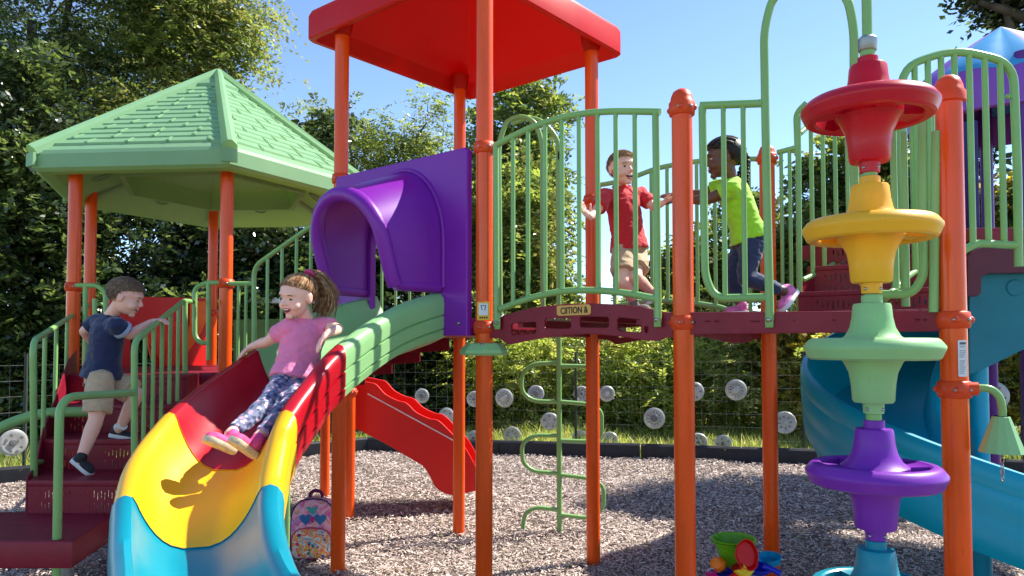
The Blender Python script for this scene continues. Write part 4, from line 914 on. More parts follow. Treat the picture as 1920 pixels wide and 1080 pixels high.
for v, mt, nm in ((203, M_CRED, 'red_disc'), (428, M_SPY, 'yellow_disc'), (651, M_LGREEN, 'green_disc'), (886, M_SPP, 'purple_disc'), (1112, M_TURQ, 'turquoise_disc')):
    pod(P(1636, v, 2.5).z, mt, nm)
m = MB(); zt = P(1636, 90, 2.5).z; m.tube([(SX, SY, 0), (SX, SY, zt)], .0245, 16); m.tube([(SX, SY, zt+.03), (SX, SY, 3.4)], .0165, 14); m.build('pole', M_GREEN, t, 60)
m = MB(); m.lathe([(.027, zt-.012), (.030, zt-.008), (.031, zt+.03), (.024, zt+.038)], (SX, SY, 0), 20); m.build('coupling', M_STEEL, t, 40)
m = MB(); e0 = EG.pt(1520, -28, EGo); m.tube(fillet([(SX, SY, 3.35), (SX, SY, 3.5), (e0.x+.1, e0.y, 3.5), (e0.x, e0.y, e0.z)], .1), .0165, 12); m.build('overhead_arm', M_GREEN, t, 60)
# ---- stairs from the platform to the upper deck
t = thing('upper_stairs', 'maroon perforated stairs with green rails climbing from the open platform to the upper right deck', 'stairs', (2.3, 4.6, DK))
u_ = (Vector(F)-Vector(E)).normalized()
L0 = Vector(F).lerp(Vector(H), .17); R0 = Vector(F).lerp(Vector(H), .97)
step_flight(t, L0, L0+u_*.75, R0, R0+u_*.75, DK, 2.1, 3, body=.18)
pls = Plane(L0, L0+u_)
pls2 = Plane(XY(1503, 4.45), XY(1640, 5.1))
platem('stringer', pls2, [[(1503, 585), (1503, 528), (1530, 520), (1560, 500), (1600, 482), (1640, 478), (1640, 585)]], .012, M_MAROON, t)
rail(t, pls2, [[(1506, 525), (1540, 508), (1575, 490), (1612, 478), (1640, 470)], [(1500, 250), (1560, 205), (1640, 190)]], bars=[(1524, 1, 0), (1546, 1, 0), (1569, 1, 0), (1592, 1, 0), (1618, 1, 0)], r=.017, rb=.0135, smooth=True)
# rail at the right of the stairs, seen through the spinner
plr = Plane(XY(1672, 3.9), XY(1778, 4.6))
rail(t, plr, [[(1672, 230), (1700, 215), (1778, 190)], [(1660, 560), (1700, 520), (1778, 470)]], bars=[(1680, 0, 1), (1698, 0, 1), (1716, 0, 1), (1734, 0, 1), (1752, 0, 1)], r=.018, rb=.017)
# ---- upper deck and canopy tower
t = thing('domed_tower', 'upper right play tower with purple posts and a purple and blue domed canopy', 'play tower', (3.7, 5.2, 0))
poly = [(1.98, 5.08), (2.65, 4.25), (4.4, 4.25), (4.9, 5.9), (3.2, 6.9)]
slab('deck', poly, 2.04, 2.12, M_MAROON, t)
pf = Plane((2.6, 4.2), (4.4, 4.2))
platem('deck_fascia', pf, [[(1812, 482), (1825, 470), (1850, 462), (1990, 458), (1990, 510), (1850, 512), (1836, 520), (1836, 548), (1830, 555), (1812, 555)]], .03, plastic('plum_coating', srgb(96, 34, 52), .5, .1, .3, 200), t)
CX, CY = 4.02, 6.0
M_CP = plastic('canopy_purple', srgb(128, 74, 178), .4, .05, .1, 120); M_CB = plastic('canopy_blue', srgb(60, 150, 200), .4, .05, .1, 120)
M_CL = plastic('canopy_lilac', srgb(160, 130, 190), .4, .05, .1, 120); M_CPM = plastic('post_purple', srgb(90, 40, 130), .4, .08, .1)
for a in (60, 150, 240, 330):
    post(t, (CX+.62*math.cos(R(a+8)), CY+.62*math.sin(R(a+8))), 0, 3.62, r=.05, mat=M_CPM)
mp = MB(); cpt = P(1820, 300, 5.35); mp.box((cpt.x, cpt.y, 2.6), (.075, .075, .95), bev=.01); mp.build('column', plastic('indigo', srgb(50, 30, 100), .45), t, 30)
def dome():
    n = 96; zb = vz(178, 6.0); zp = vz(50, 6.0); r = .69
    m = MB(); rings = []
    for i in range(31):
        f = i/30; k = []
        for j in range(n):
            a = 2*math.pi*j/n; lobe = abs(math.cos(4*a+.6)); q = r*(1-f**1.25)+.002
            z = zb+(zp-zb)*f+ .05*lobe*(1-f)
            k.append(Vector((CX+q*math.cos(a), CY+q*math.sin(a), z)))
        rings.append(k)
    m.loft(rings, True, False)
    sk = [[Vector((CX+r*c*math.cos(2*math.pi*j/n), CY+r*c*math.sin(2*math.pi*j/n), z+(.05*abs(math.cos(8*math.pi*j/n+.6)) if z > zb-.01 else 0))) for j in range(n)] for z, c in ((zb, 1.0), (zb-.06, 1.02), (zb-.26, 1.0), (zb-.27, .96), (zb-.02, .95))]
    m.loft(sk, True, False)
    me = m.mesh(); mi = []
    for p in me.polygons:
        c = p.center; a = (math.atan2(c.y-CY, c.x-CX)+.35) % (2*math.pi); f = (c.z-zb)/(zp-zb); kk = a/(math.pi/4); x = (kk % 1)*2-1
        if f < .03: mi.append(0)
        elif int(kk) % 2 == 0: mi.append(0 if f < .62*(1-x*x) else (2 if abs(x) < .8 else 1))
        else: mi.append(1)
    me.materials.append(M_CP); me.materials.append(M_CB); me.materials.append(M_CL); me.polygons.foreach_set('material_index', mi)
    link('canopy', me, None, t, 40)
dome()
prl = Plane((2.5, 3.85), (3.6, 3.85))
rail(t, prl, [[(1690, 330), (1690, 125), (1790, 92), (1900, 118), (1908, 330), (1910, 500)], [(1690, 300), (1698, 575)], [(1806, 470), (1830, 456), (1906, 460)], ],
     bars=[(1716, 0, 2.1, 200), (1741, 0, 2.1, 200), (1766, 0, 2.1, 200), (1791, 0, 2, 200), (1819, 0, 2, 200), (1848, 0, 2, 200), (1877, 0, 2, 200)], fr=.12, r=.021, rb=.0155)
m = MB(); m.ball(prl.pt(1890, 181), .014); m.tube([prl.pt(1890, 181), prl.pt(1908, 181)], .012, 8); m.build('knob', M_GREEN, t, 60)
# ---- spiral slide
t = thing('spiral_slide', 'turquoise blue spiral slide winding round its own pole behind the spinner stack', 'slide', (2.75, 4.4, 0))
def spiral():
    cx, cy = 2.77, 4.4; m = MB(); rings = []
    prof = [(.93, -.06), (.965, .0), (.974, .05), (.98, .12), (.974, .15), (.983, .17), (.986, .25), (.978, .28), (.988, .30), (.985, .37), (.97, .395), (.945, .40), (.925, .385), (.915, .35), (.90, .15), (.86, .03), (.75, -.01), (.55, -.02), (.38, .0), (.29, .06), (.255, .2), (.235, .225), (.20, .225), (.185, .2), (.20, .05), (.28, -.05), (.5, -.075)]
    for i in range(0, 91):
        th = R(-4+i*3.05)
        f = i*3.05-4; z = .32+(270-f)/90*.49
        rings.append([Vector((cx+r*math.cos(th), cy+r*math.sin(th), z+h)) for r, h in prof])
    th = R(270); z0 = rings[-1][0].z+.06
    last = rings[-1]
    for k in range(1, 9):
        x = k*.17; rings.append([p+Vector((x, 0, -.38/1.4*x*(1-.04*k)*.62)) for p in last])
    m.loft(rings, True, True); m.build('chute', M_TEAL, t, 40)
    m = MB(); m.tube([(cx, cy, 0), (cx, cy, 2.04)], .05, 20); m.build('centre_pole', M_TEAL, t, 60)
    m = MB(); m.tube([(2.72, 3.62, 0), (2.72, 3.62, .44)], .045, 16); m.build('leg', M_TEAL, t, 60)
spiral()
M_TEAL_SHADE = plastic('shaded_teal_plastic', srgb(0, 112, 128), .4, .07, .15, 150)  # the slide's teal darkened: shade under the deck put into the colour
pteal = Plane((2.6, 4.27), (4.4, 4.27)); platem('entry_panel', pteal, [[(1816, 500), (2010, 500), (2010, 625), (1920, 652), (1842, 690), (1816, 700)]], .03, M_TEAL_SHADE, t, bev=.005)
m = MB(); cp = pteal.pt(1899, 540); m.lathe([(.048, 0), (.048, .019), (.043, .022), (.001, .022)], cp, 24, axis=(0, -1, 0)); m.build('panel_boss', M_TEAL_SHADE, t, 30)
# ---- left stairs
t = thing('entry_stairs', 'maroon perforated stairs with green handrails, climbed by the boy in the navy shirt', 'stairs', (-2.3, 4.3, 0))
Lf0, Lf1 = XY(60, 3.8), (-3.0, 5.12); Rt0, Rt1 = XY(256, 3.8), (-2.16, 5.12)
hs = .165; z = .59
for i in range(4):
    f0, f1 = i/4, (i+1)/4
    step_flight(t, Vector(Lf0).lerp(Vector(Lf1), f0), Vector(Lf0).lerp(Vector(Lf1), f1), Vector(Rt0).lerp(Vector(Rt1), f0), Vector(Rt0).lerp(Vector(Rt1), f1), 0, .59+hs*(i+1), 1, body=.165)
plL = Plane((Lf0[0]-.01, Lf0[1]), (Lf1[0]-.01, Lf1[1]))
def z_at(i): return .59+hs*i
platem('stringer', plL, [[(0.0, .59), (0, .77), (.2, .80), (.38, .98), (.7, 1.12), (1.1, 1.34), (1.4, 1.40), (1.4, 1.1), (.7, .75), (.3, .6)]], .01, M_MAROON, t, uv=False)
a = slab('landing', [(-3.6, 3.82), XY(256, 3.82), XY(212, 3.72), XY(140, 3.27), (-3.6, 3.27)], .47, .59, M_MAROON, t, bev=.012)
for xx in ((-2.95, 3.5), (-2.15, 3.6)): m = MB(); m.tube([xx+(0,), xx+(.48,)], .04, 14); m.build('leg', M_STEEL, t, 60)
rl = Plane(XY(62, 3.82), (P1[0]+.02, P1[1]-.05))
rail(t, rl, [[(64, 905), (62, 640), (165, 572), (190, 570)], [(64, 868), (95, 862), (190, 795)]], bars=[(83, 0, 1, 700), (104, 0, 1, 700), (124, 0, 1, 700), (143, 0, 1, 700)], fr=.1, tabs=())
rr = Plane(XY(252, 3.82), XY(350, 4.98))
rail(t, rr, [[(252, 900), (252, 640), (345, 564), (366, 566)], [(252, 860), (350, 735)], [(347, 566), (347, 700)]], bars=[(271, 0, 1, 700), (287, 0, 1, 700), (303, 0, 1, 700), (318, 0, 1, 700), (333, 0, 1, 700)], fr=.07)
m = MB(); q0 = P(112, 800, 3.3); q1 = P(112, 745, 3.3); q2 = P(250, 736, 3.8)
m.tube(fillet([(q0.x, q0.y, 0), q1, q2], .1, 8), .0185, 14); m.build('handrail', M_GREEN, t, 60)
m = MB(); m.tube(spline([P(-80, 850, 4.2), P(-10, 808, 4.2), P(40, 786, 4.25), P(95, 774, 4.3), P(178, 772, 4.4)], 6), .03, 14); m.build('curved_handrail', M_GREEN, t, 60)
# ================================================================ children
def cloth(name, c, rough=.85, c2=None, scale=14, bump=.5):
    m, nt, b = newmat(name); L = nt.links; tc = N(nt, 'ShaderNodeTexCoord')
    n = N(nt, 'ShaderNodeTexNoise', Scale=420.0, Detail=2.0); L.new(tc.outputs['Object'], n.inputs['Vector'])
    n2 = N(nt, 'ShaderNodeTexNoise', Scale=22.0, Detail=4.0, Distortion=1.2); L.new(tc.outputs['Object'], n2.inputs['Vector'])
    mx = N(nt, 'ShaderNodeMix', data_type='RGBA'); L.new(n2.outputs[0], mx.inputs[0]); mx.inputs[6].default_value = tuple(x*.78 for x in c[:3])+(1,); mx.inputs[7].default_value = tuple(min(1, x*1.15) for x in c[:3])+(1,)
    L.new(mx.outputs[2], b.inputs['Base Color']); b.inputs['Roughness'].default_value = rough; b.inputs['Sheen Weight'].default_value = .25
    bp = N(nt, 'ShaderNodeBump', Strength=bump, Distance=.001); L.new(n.outputs[0], bp.inputs['Height'])
    bp2 = N(nt, 'ShaderNodeBump', Strength=.5, Distance=.006); L.new(n2.outputs[0], bp2.inputs['Height']); L.new(bp.outputs[0], bp2.inputs['Normal']); L.new(bp2.outputs[0], b.inputs['Normal'])
    return m
def skinmat(name, c, blush=(1.25, .82, .8)):
    m, nt, b = newmat(name); L = nt.links; tc = N(nt, 'ShaderNodeTexCoord')
    n = N(nt, 'ShaderNodeTexNoise', Scale=28.0, Detail=5.0); L.new(tc.outputs['Object'], n.inputs['Vector'])
    mx = N(nt, 'ShaderNodeMix', data_type='RGBA'); L.new(n.outputs[0], mx.inputs[0]); mx.inputs[6].default_value = c; mx.inputs[7].default_value = tuple(min(1, a*k) for a, k in zip(c[:3], blush))+(1,)
    L.new(mx.outputs[2], b.inputs['Base Color']); b.inputs['Roughness'].default_value = .48; b.inputs['Subsurface Weight'].default_value = .25
    b.inputs['Subsurface Radius'].default_value = (.012, .004, .002); b.inputs['Subsurface Scale'].default_value = 1
    return m
def hairmat(name, a, b_, sc_=60):
    m, nt, b = newmat(name); L = nt.links; tc = N(nt, 'ShaderNodeTexCoord')
    n = N(nt, 'ShaderNodeTexNoise', Scale=float(sc_), Detail=5.0); L.new(tc.outputs['Object'], n.inputs['Vector'])
    cr = N(nt, 'ShaderNodeValToRGB'); L.new(n.outputs[0], cr.inputs[0]); cr.color_ramp.elements[0].position = .35; cr.color_ramp.elements[1].position = .65; cr.color_ramp.elements[0].color = a; cr.color_ramp.elements[1].color = b_
    L.new(cr.outputs[0], b.inputs['Base Color']); b.inputs['Roughness'].default_value = .5; b.inputs['Specular IOR Level'].default_value = .25
    bp = N(nt, 'ShaderNodeBump', Strength=.7, Distance=.003); L.new(n.outputs[0], bp.inputs['Height']); L.new(bp.outputs[0], b.inputs['Normal']); return m
M_EYE = plastic('eye_white', srgb(222, 216, 210), .25, 0, 0); M_IRIS = plastic('iris_dark', srgb(48, 34, 28), .2, 0, 0); M_MOUTH = plastic('mouth_inside', srgb(110, 30, 34), .5, 0, 0); M_TOOTH = plastic('teeth', srgb(236, 230, 216), .3, 0, 0)
M_WHITE = plastic('white_rubber', srgb(232, 232, 228), .5, .05, .2)
def remesh(m, vox, it=2, wr=0, wsc=18, fac=.5):
    me = m.mesh() if isinstance(m, MB) else m
    ob = bpy.data.objects.new('r', me)
    md = ob.modifiers.new('r', 'REMESH'); md.mode = 'VOXEL'; md.voxel_size = vox
    if it: s = ob.modifiers.new('s', 'SMOOTH'); s.factor = fac; s.iterations = it
    dg = bench(ob); out = bpy.data.meshes.new_from_object(ob.evaluated_get(dg)); bpy.data.objects.remove(ob)
    if wr:
        nr = [v.normal.copy() for v in out.vertices]
        for v, nn in zip(out.vertices, nr):
            p = v.co.copy(); q = Vector((p.x*wsc, p.y*wsc, p.z*wsc*1.7)); a = noise.noise(q)+.5*noise.noise(q*2.1); v.co = p+nn*(wr*(1-2*abs(a))*.9-wr*.3)
    out.materials.clear(); return out
def cap(m, a, b, r0, r1, n=6):
    a, b = Vector(a), Vector(b); d = (b-a).normalized(); L = (b-a).length; pts = []; rs = []
    for i in range(5): t = math.pi/2*(1-i/5); pts.append(a-d*(r0*math.sin(t))); rs.append(max(.0008, r0*math.cos(t)))
    for i in range(n+1): pts.append(a.lerp(b, i/n)); rs.append(r0+(r1-r0)*i/n)
    for i in range(1, 6): t = math.pi/2*i/5; pts.append(b+d*(r1*math.sin(t))); rs.append(max(.0008, r1*math.cos(t)))
    m.tube(pts, rs, 14)
def limb(m, pts, rs, seg=16):
    sp = []; rr = []
    P_ = [Vector(p) for p in pts]; n = 7
    for i in range(len(P_)-1):
        p0 = P_[max(i-1, 0)]; p1 = P_[i]; p2 = P_[i+1]; p3 = P_[min(i+2, len(P_)-1)]
        for k in range(n):
            t = k/n; c = 0.5*((2*p1)+(p2-p0)*t+(2*p0-5*p1+4*p2-p3)*t*t+(3*p1-p0-3*p2+p3)*t**3)
            sp.append(c.lerp(p1.lerp(p2, t), .55)); rr.append(rs[i]+(rs[i+1]-rs[i])*t)
    sp.append(P_[-1]); rr.append(rs[-1]); m.tube(sp, rr, seg)
def fr(f, up):
    f = Vector(f).normalized(); r = f.cross(Vector(up)).normalized(); u = r.cross(f); return Matrix((r, f, u)).transposed()
def hand(m, w_, d, n, side, curl=.5, k=1.0, spreadf=.12, th=1.0):
    """w_ wrist, d wrist to knuckles, n palm normal, side = thumb side direction sign"""
    d = Vector(d).normalized(); n = Vector(n); n = (n-d*n.dot(d)).normalized(); s = d.cross(n)*side
    w_ = Vector(w_); M = Matrix((s, d, n)).transposed()
    m.ball(w_+d*.030*k, (.026*k, .034*k, .013*k), M, 16); m.ball(w_+d*.045*k, (.027*k, .018*k, .0115*k), M, 14)
    for i, (L, o) in enumerate(((.040, .0195), (.046, .0065), (.043, -.0065), (.034, -.019))):
        L *= k; p = w_+d*(.053*k-abs(i-1.2)*.002)+s*(o*k); dr = (d+s*(o*spreadf*40*.2)).normalized(); r = .0068*k
        c = curl*(1+.12*(i-1)); seg = (.42*L, .32*L, .26*L)
        for j, q in enumerate(seg):
            a = c*(.55 if j == 0 else .8); dr = (dr*math.cos(a)+n*math.sin(a)).normalized() if True else dr
            p2 = p+dr*q*1.15; cap(m, p, p2, r, r*.93, 2); p = p2; r *= .93
            nn = n
            n_loc = n
    p = w_+d*.016*k+s*.020*k; dr = (d*.62+s*.75*th+n*.35).normalized()
    for q, r in ((.024, .0088), (.018, .0078), (.013, .0066)):
        p2 = p+dr*q*k; cap(m, p, p2, r*k, r*k*.93, 2); p = p2; dr = (dr+d*.25+n*.2*curl).normalized()
def head_prims(m, c, F_, s=1.0, cheek=1.0):
    def X(r, f, u): return c+F_@Vector((r*s, f*s, u*s))
    E_ = lambda p, r: m.ball(X(*p), tuple(x*s for x in r), F_, 22)
    E_((0, -.012, .024), (.072, .088, .073)); E_((0, .018, -.018), (.060, .060, .070)); E_((0, .026, -.052), (.045, .046, .036)); E_((0, .058, -.079), (.019, .017, .014))
    for q in (-1, 1):
        E_((q*.031, .048, -.031), (.026*cheek, .027, .024)); E_((q*.071, -.006, -.008), (.008, .016, .024)); E_((q*.074, -.012, .002), (.006, .009, .014))
        E_((q*.009, .084, -.022), (.0065, .007, .006))
    E_((0, .056, .024), (.048, .024, .02)); cap(m, X(0, .075, .004), X(0, .088, -.016), .005*s, .0078*s)
    E_((0, .073, -.040), (.018, .0085, .005)); E_((0, .071, -.058), (.016, .0085, .0055))
    return X
def face(parent, c, F_, s, brow, mouth=1.0, lip=None, eyes=1.0, look=(0, 0)):
    def X(r, f, u): return c+F_@Vector((r*s, f*s, u*s))
    for q in (-1, 1):
        m = MB(); m.ball(X(q*.0285, .0635, .001), (.0125*s, .0105*s, .0062*s*eyes), F_, 14); e = m.build('eye', M_EYE, parent, 180)
        m = MB(); m.ball(X(q*.0285+look[0], .0705, .001+look[1]), (.0060*s, .0042*s, .0060*s*eyes), F_, 12); m.build('iris', M_IRIS, e, 180)
        m = MB(); m.tube([X(q*(.0285+x), .0725-abs(x)*.33, .0075*eyes-abs(x)*.28) for x in (-.013, -.007, 0, .007, .013)], [.0006, .0015, .002, .0017, .0008], 6); m.build('eyelashes', M_IRIS, e, 60)
        m = MB(); m.tube([X(q*(.029+x), .079-abs(x+.004)*.45, .0215-abs(x)*.22) for x in (-.015, -.008, 0, .008, .016)], [.0008, .0022, .0024, .0018, .0006], 6); m.build('eyebrow', brow, parent, 60)
    mm = MB(); mm.ball(X(0, .069, -.0495), (.0195*s, .0125*s, .0085*s*mouth), F_, 16); mo = mm.build('mouth', M_MOUTH, parent, 180)
    mm = MB(); mm.ball(X(0, .0712, -.0455), (.0155*s, .0118*s, .0038*s), F_, 14); mm.build('teeth', M_TOOTH, mo, 180)
    mm = MB(); mm.tube([X(.021*math.cos(a), .0785-.009*math.cos(a)**2, -.0495+(.0095*mouth)*math.sin(a)+.004*math.cos(a)**2) for a in [i*math.pi/9 for i in range(19)]], .0026*s, 7); mm.build('lips', lip, parent, 180)
def hline(d, line, back):
    y = d.y/max(.2, math.hypot(d.x, d.y))*math.sqrt(max(0, 1-d.z*d.z)) if True else d.y
    if d.y >= 0: return line[0]*d.y+line[1]
    return line[1]-3.2*min(-d.y, .2)-.6*max(0, -d.y-.2)
def hair_shell(c, F_, s, line=(.55, .05), k=1.075, rough=.0, back=-.55):
    m = MB(); rings = []; n, q = 30, 48
    for i in range(n+1):
        th = math.pi*max(.015, min(n-.015, i))/n; ring = []
        for j in range(q):
            a = 2*math.pi*j/q; d = Vector((math.sin(th)*math.cos(a), math.sin(th)*math.sin(a), -math.cos(th)))
            h = d.z-hline(d, line, back); g = max(0, min(1, h/.10+.5)); rr = .90+(k-.90)*g
            if rough: rr += g*rough*noise.noise(d*9+Vector((c.x*50, 0, 0)))
            ring.append(c+F_@Vector((d.x*.072*s*rr, (d.y*.088*rr-.012)*s, (d.z*.073*rr+.024)*s)))
        rings.append(ring)
    m.loft(rings, True, True); return m
def fuzz(m, c, F_, s, n, L, r, line=(.55, .05), back=-.55, fwd=.5):
    for _ in range(n):
        d = Vector((random.gauss(0, 1), random.gauss(0, 1), random.gauss(0, 1))).normalized()
        if d.z < hline(d, line, back)-.03: continue
        p = c+F_@Vector((d.x*.0745*s, (d.y*.091-.012)*s, (d.z*.0765+.024)*s)); e = F_@(d*.35+Vector((random.gauss(0, .25), fwd, -.15))); e.normalize()
        m.tube([p-e*L*.2, p+e*L*.5, p+e*L+Vector((0, 0, -L*.15))], [r, r*.8, r*.2], 4)
def torso(m, st, lat, front):
    """st: list of (centre, half width, half depth)"""
    rings = []
    for i, (c, a, b) in enumerate(st):
        t = (Vector(st[min(i+1, len(st)-1)][0])-Vector(st[max(i-1, 0)][0])).normalized()
        l = (lat-t*lat.dot(t)).normalized(); f = t.cross(l)
        rings.append([Vector(c)+l*(a*math.copysign(abs(math.cos(x))**.85, math.cos(x)))+f*(b*math.copysign(abs(math.sin(x))**.9, math.sin(x))) for x in [2*math.pi*k/28 for k in range(28)]])
    m.loft(rings, True, True)
def shoe(parent, ank, heel, toe, sole_n, mat, sole=M_WHITE, k=1.0, lace=None, sock=None):
    heel, toe, ank = Vector(heel), Vector(toe), Vector(ank); d = (toe-heel).normalized(); L = (toe-heel).length; n = Vector(sole_n); n = (n-d*n.dot(d)).normalized(); s = d.cross(n)
    M = Matrix((s, d, -n)).transposed(); o = heel
    def X(a, b, c): return o+d*(a*L)+s*b*k-n*c*k
    m = MB(); prof = [(0, .004), (.02, .02), (.12, .028), (.35, .027), (.6, .034), (.8, .034), (.93, .022), (1.0, .004)]
    def ring(h, g): 
        a = [X(t, w_*g, h) for t, w_ in prof]; b = [X(t, -w_*g*.9, h) for t, w_ in prof[::-1]]; return a+b
    m.loft([ring(-.004, .9), ring(.0, 1.02), ring(.014, 1.04), ring(.018, 1.0)], True, True); 
    u = MB(); u.ball(X(.24, 0, .034), (.027*k, L*.24, .030*k), M, 18); u.ball(X(.62, 0, .022), (.031*k, L*.35, .026*k), M, 18); u.ball(X(.80, 0, .016), (.029*k, L*.18, .019*k), M, 14)
    top = X(.22, 0, .05); cap(u, top, top.lerp(ank, .6), .028*k, .026*k)
    sh = link('shoe', remesh(u, .004, 2), mat, parent, 180); m.build('sole', sole, sh, 40)
    if lace:
        q = MB()
        for i in range(4): q.tube([X(.38+i*.085, x*.001*k, .050-i*.0055-abs(x)*.0006) for x in (-15, -7, 0, 7, 15)], .0022, 5)
        q.build('laces', lace, sh, 60)
    if sock:
        q = MB(); q.tube([top, top.lerp(ank, .7), ank+(ank-top).normalized()*.025], [.027*k, .0265*k, .026*k], 14); q.build('sock', sock, parent, 60)
def person(label, J, skin, hd, shirt, sleeve, bottoms, legs='long', k=1.0, shoes=None, tw=1.0, fold=.0055):
    t = thing('person', label, 'child', J['pelvis'])
    c, fw, up, hs = J['head']; c = Vector(c); F_ = fr(fw, up)
    lat = (Vector(J['shL'])-Vector(J['shR'])).normalized(); pel, che, nek = Vector(J['pelvis']), Vector(J['chest']), Vector(J['neck'])
    plat = (Vector(J['hipL'])-Vector(J['hipR'])).normalized()
    m = MB(); head_prims(m, c, F_, hs)
    cap(m, nek-(c-nek)*.15, c+F_@Vector((0, -.018, -.045))*hs, .037*k, .034*k)
    torso(m, [(pel, .085*k, .07*k), (pel.lerp(che, .35), .08*k, .06*k), (che, .095*k, .07*k), (che.lerp(nek, .6), .07*k, .05*k), (nek, .035*k, .034*k)], lat, None)
    for q in 'RL':
        s_, e, w_ = Vector(J['sh'+q]), Vector(J['el'+q]), Vector(J['wr'+q]); cap(m, s_.lerp(che, .45), s_, .04*k, .038*k)
        limb(m, [s_, s_.lerp(e, .5), e, e.lerp(w_, .35), w_], [.036*k, .033*k, .0265*k, .027*k, .0165*k]); m.ball(e, .0265*k, seg=14); m.ball(s_, .036*k, seg=14)
        hd_ = J['hand'+q]; m.tube([w_-(w_-e).normalized()*.01, w_+Vector(hd_[0]).normalized()*.016], [.0168*k, .0175*k], 14); hand(m, w_, hd_[0], hd_[1], hd_[2], hd_[3], k*.98)
        h, kn, a = Vector(J['hip'+q]), Vector(J['kn'+q]), Vector(J['an'+q]); 
        limb(m, [h, h.lerp(kn, .5), kn, kn.lerp(a, .3), a], [.060*k, .050*k, .038*k, .039*k, .025*k]); m.ball(kn, .038*k, seg=16); cap(m, a, a-(kn-a).normalized()*.015*k, .027*k, .026*k)
    link('body', remesh(m, .0042, 2), skin, t, 180)
    # shirt
    m = MB(); hem = pel+(pel-che).normalized()*J.get('hem', .03)
    tt = tw*k
    torso(m, [(hem, .118*tt, .106*tt), (pel.lerp(che, .25), .104*tt, .082*tt), (pel.lerp(che, .6), .103*tt, .080*tt), (che, .110*tt, .082*tt), (che.lerp(nek, .5), .092*tt, .066*tt), (che.lerp(nek, .85), .060*tt, .050*tt), (nek+(nek-che)*.05, .047*tt, .044*tt)], lat, None)
    for q in 'RL':
        s_, e = Vector(J['sh'+q]), Vector(J['el'+q]); cap(m, s_.lerp(che, .5), s_, .055*k, .048*k); end = s_.lerp(e, sleeve)
        m.tube([s_.lerp(che, .2), s_, s_.lerp(end, .6), end], [.05*k, .049*k, .047*k, .047*k], 18)
    sh = link('shirt', remesh(m, .005, 2, fold, 11), shirt, t, 180)
    m = MB()
    torso(m, [(pel+(pel-che).normalized()*.07, .092*k, .078*k), (pel, .098*k, .082*k), (pel.lerp(che, .10), .085*k, .072*k)], plat, None)
    for q in 'RL':
        h, kn, a = Vector(J['hip'+q]), Vector(J['kn'+q]), Vector(J['an'+q])
        if legs == 'long':
            limb(m, [h, h.lerp(kn, .5), kn, kn.lerp(a, .3), a.lerp(kn, .06)], [.066*k, .056*k, .0445*k, .0445*k, .031*k]); m.ball(kn, .0435*k, seg=16)
        else:
            e = h.lerp(kn, legs); m.tube([h.lerp(pel, .3), h, h.lerp(e, .5), e], [.060*k, .067*k, .072*k, .074*k], 20)
    link('leggings' if legs == 'long' else 'shorts', remesh(m, .005, 2, fold, 12), bottoms, t, 180)
    return t, c, F_, sh
S_FAIR = skinmat('skin_fair', (.86, .58, .45, 1)); S_FAIR2 = skinmat('skin_light', (.84, .56, .43, 1)); S_DARK = skinmat('skin_brown', (.13, .06, .035, 1), (1.15, .95, .9))
LIP = plastic('lips_pink', srgb(190, 96, 92), .45, 0, 0)
HB = hairmat('hair_brown', (.12, .05, .02, 1), (.34, .16, .065, 1)); HB2 = hairmat('hair_blond', (.30, .17, .07, 1), (.66, .44, .22, 1)); HBR = hairmat('hair_short_brown', (.13, .08, .045, 1), (.27, .175, .105, 1), 90); HK = hairmat('hair_black', (.008, .006, .005, 1), (.03, .022, .018, 1))
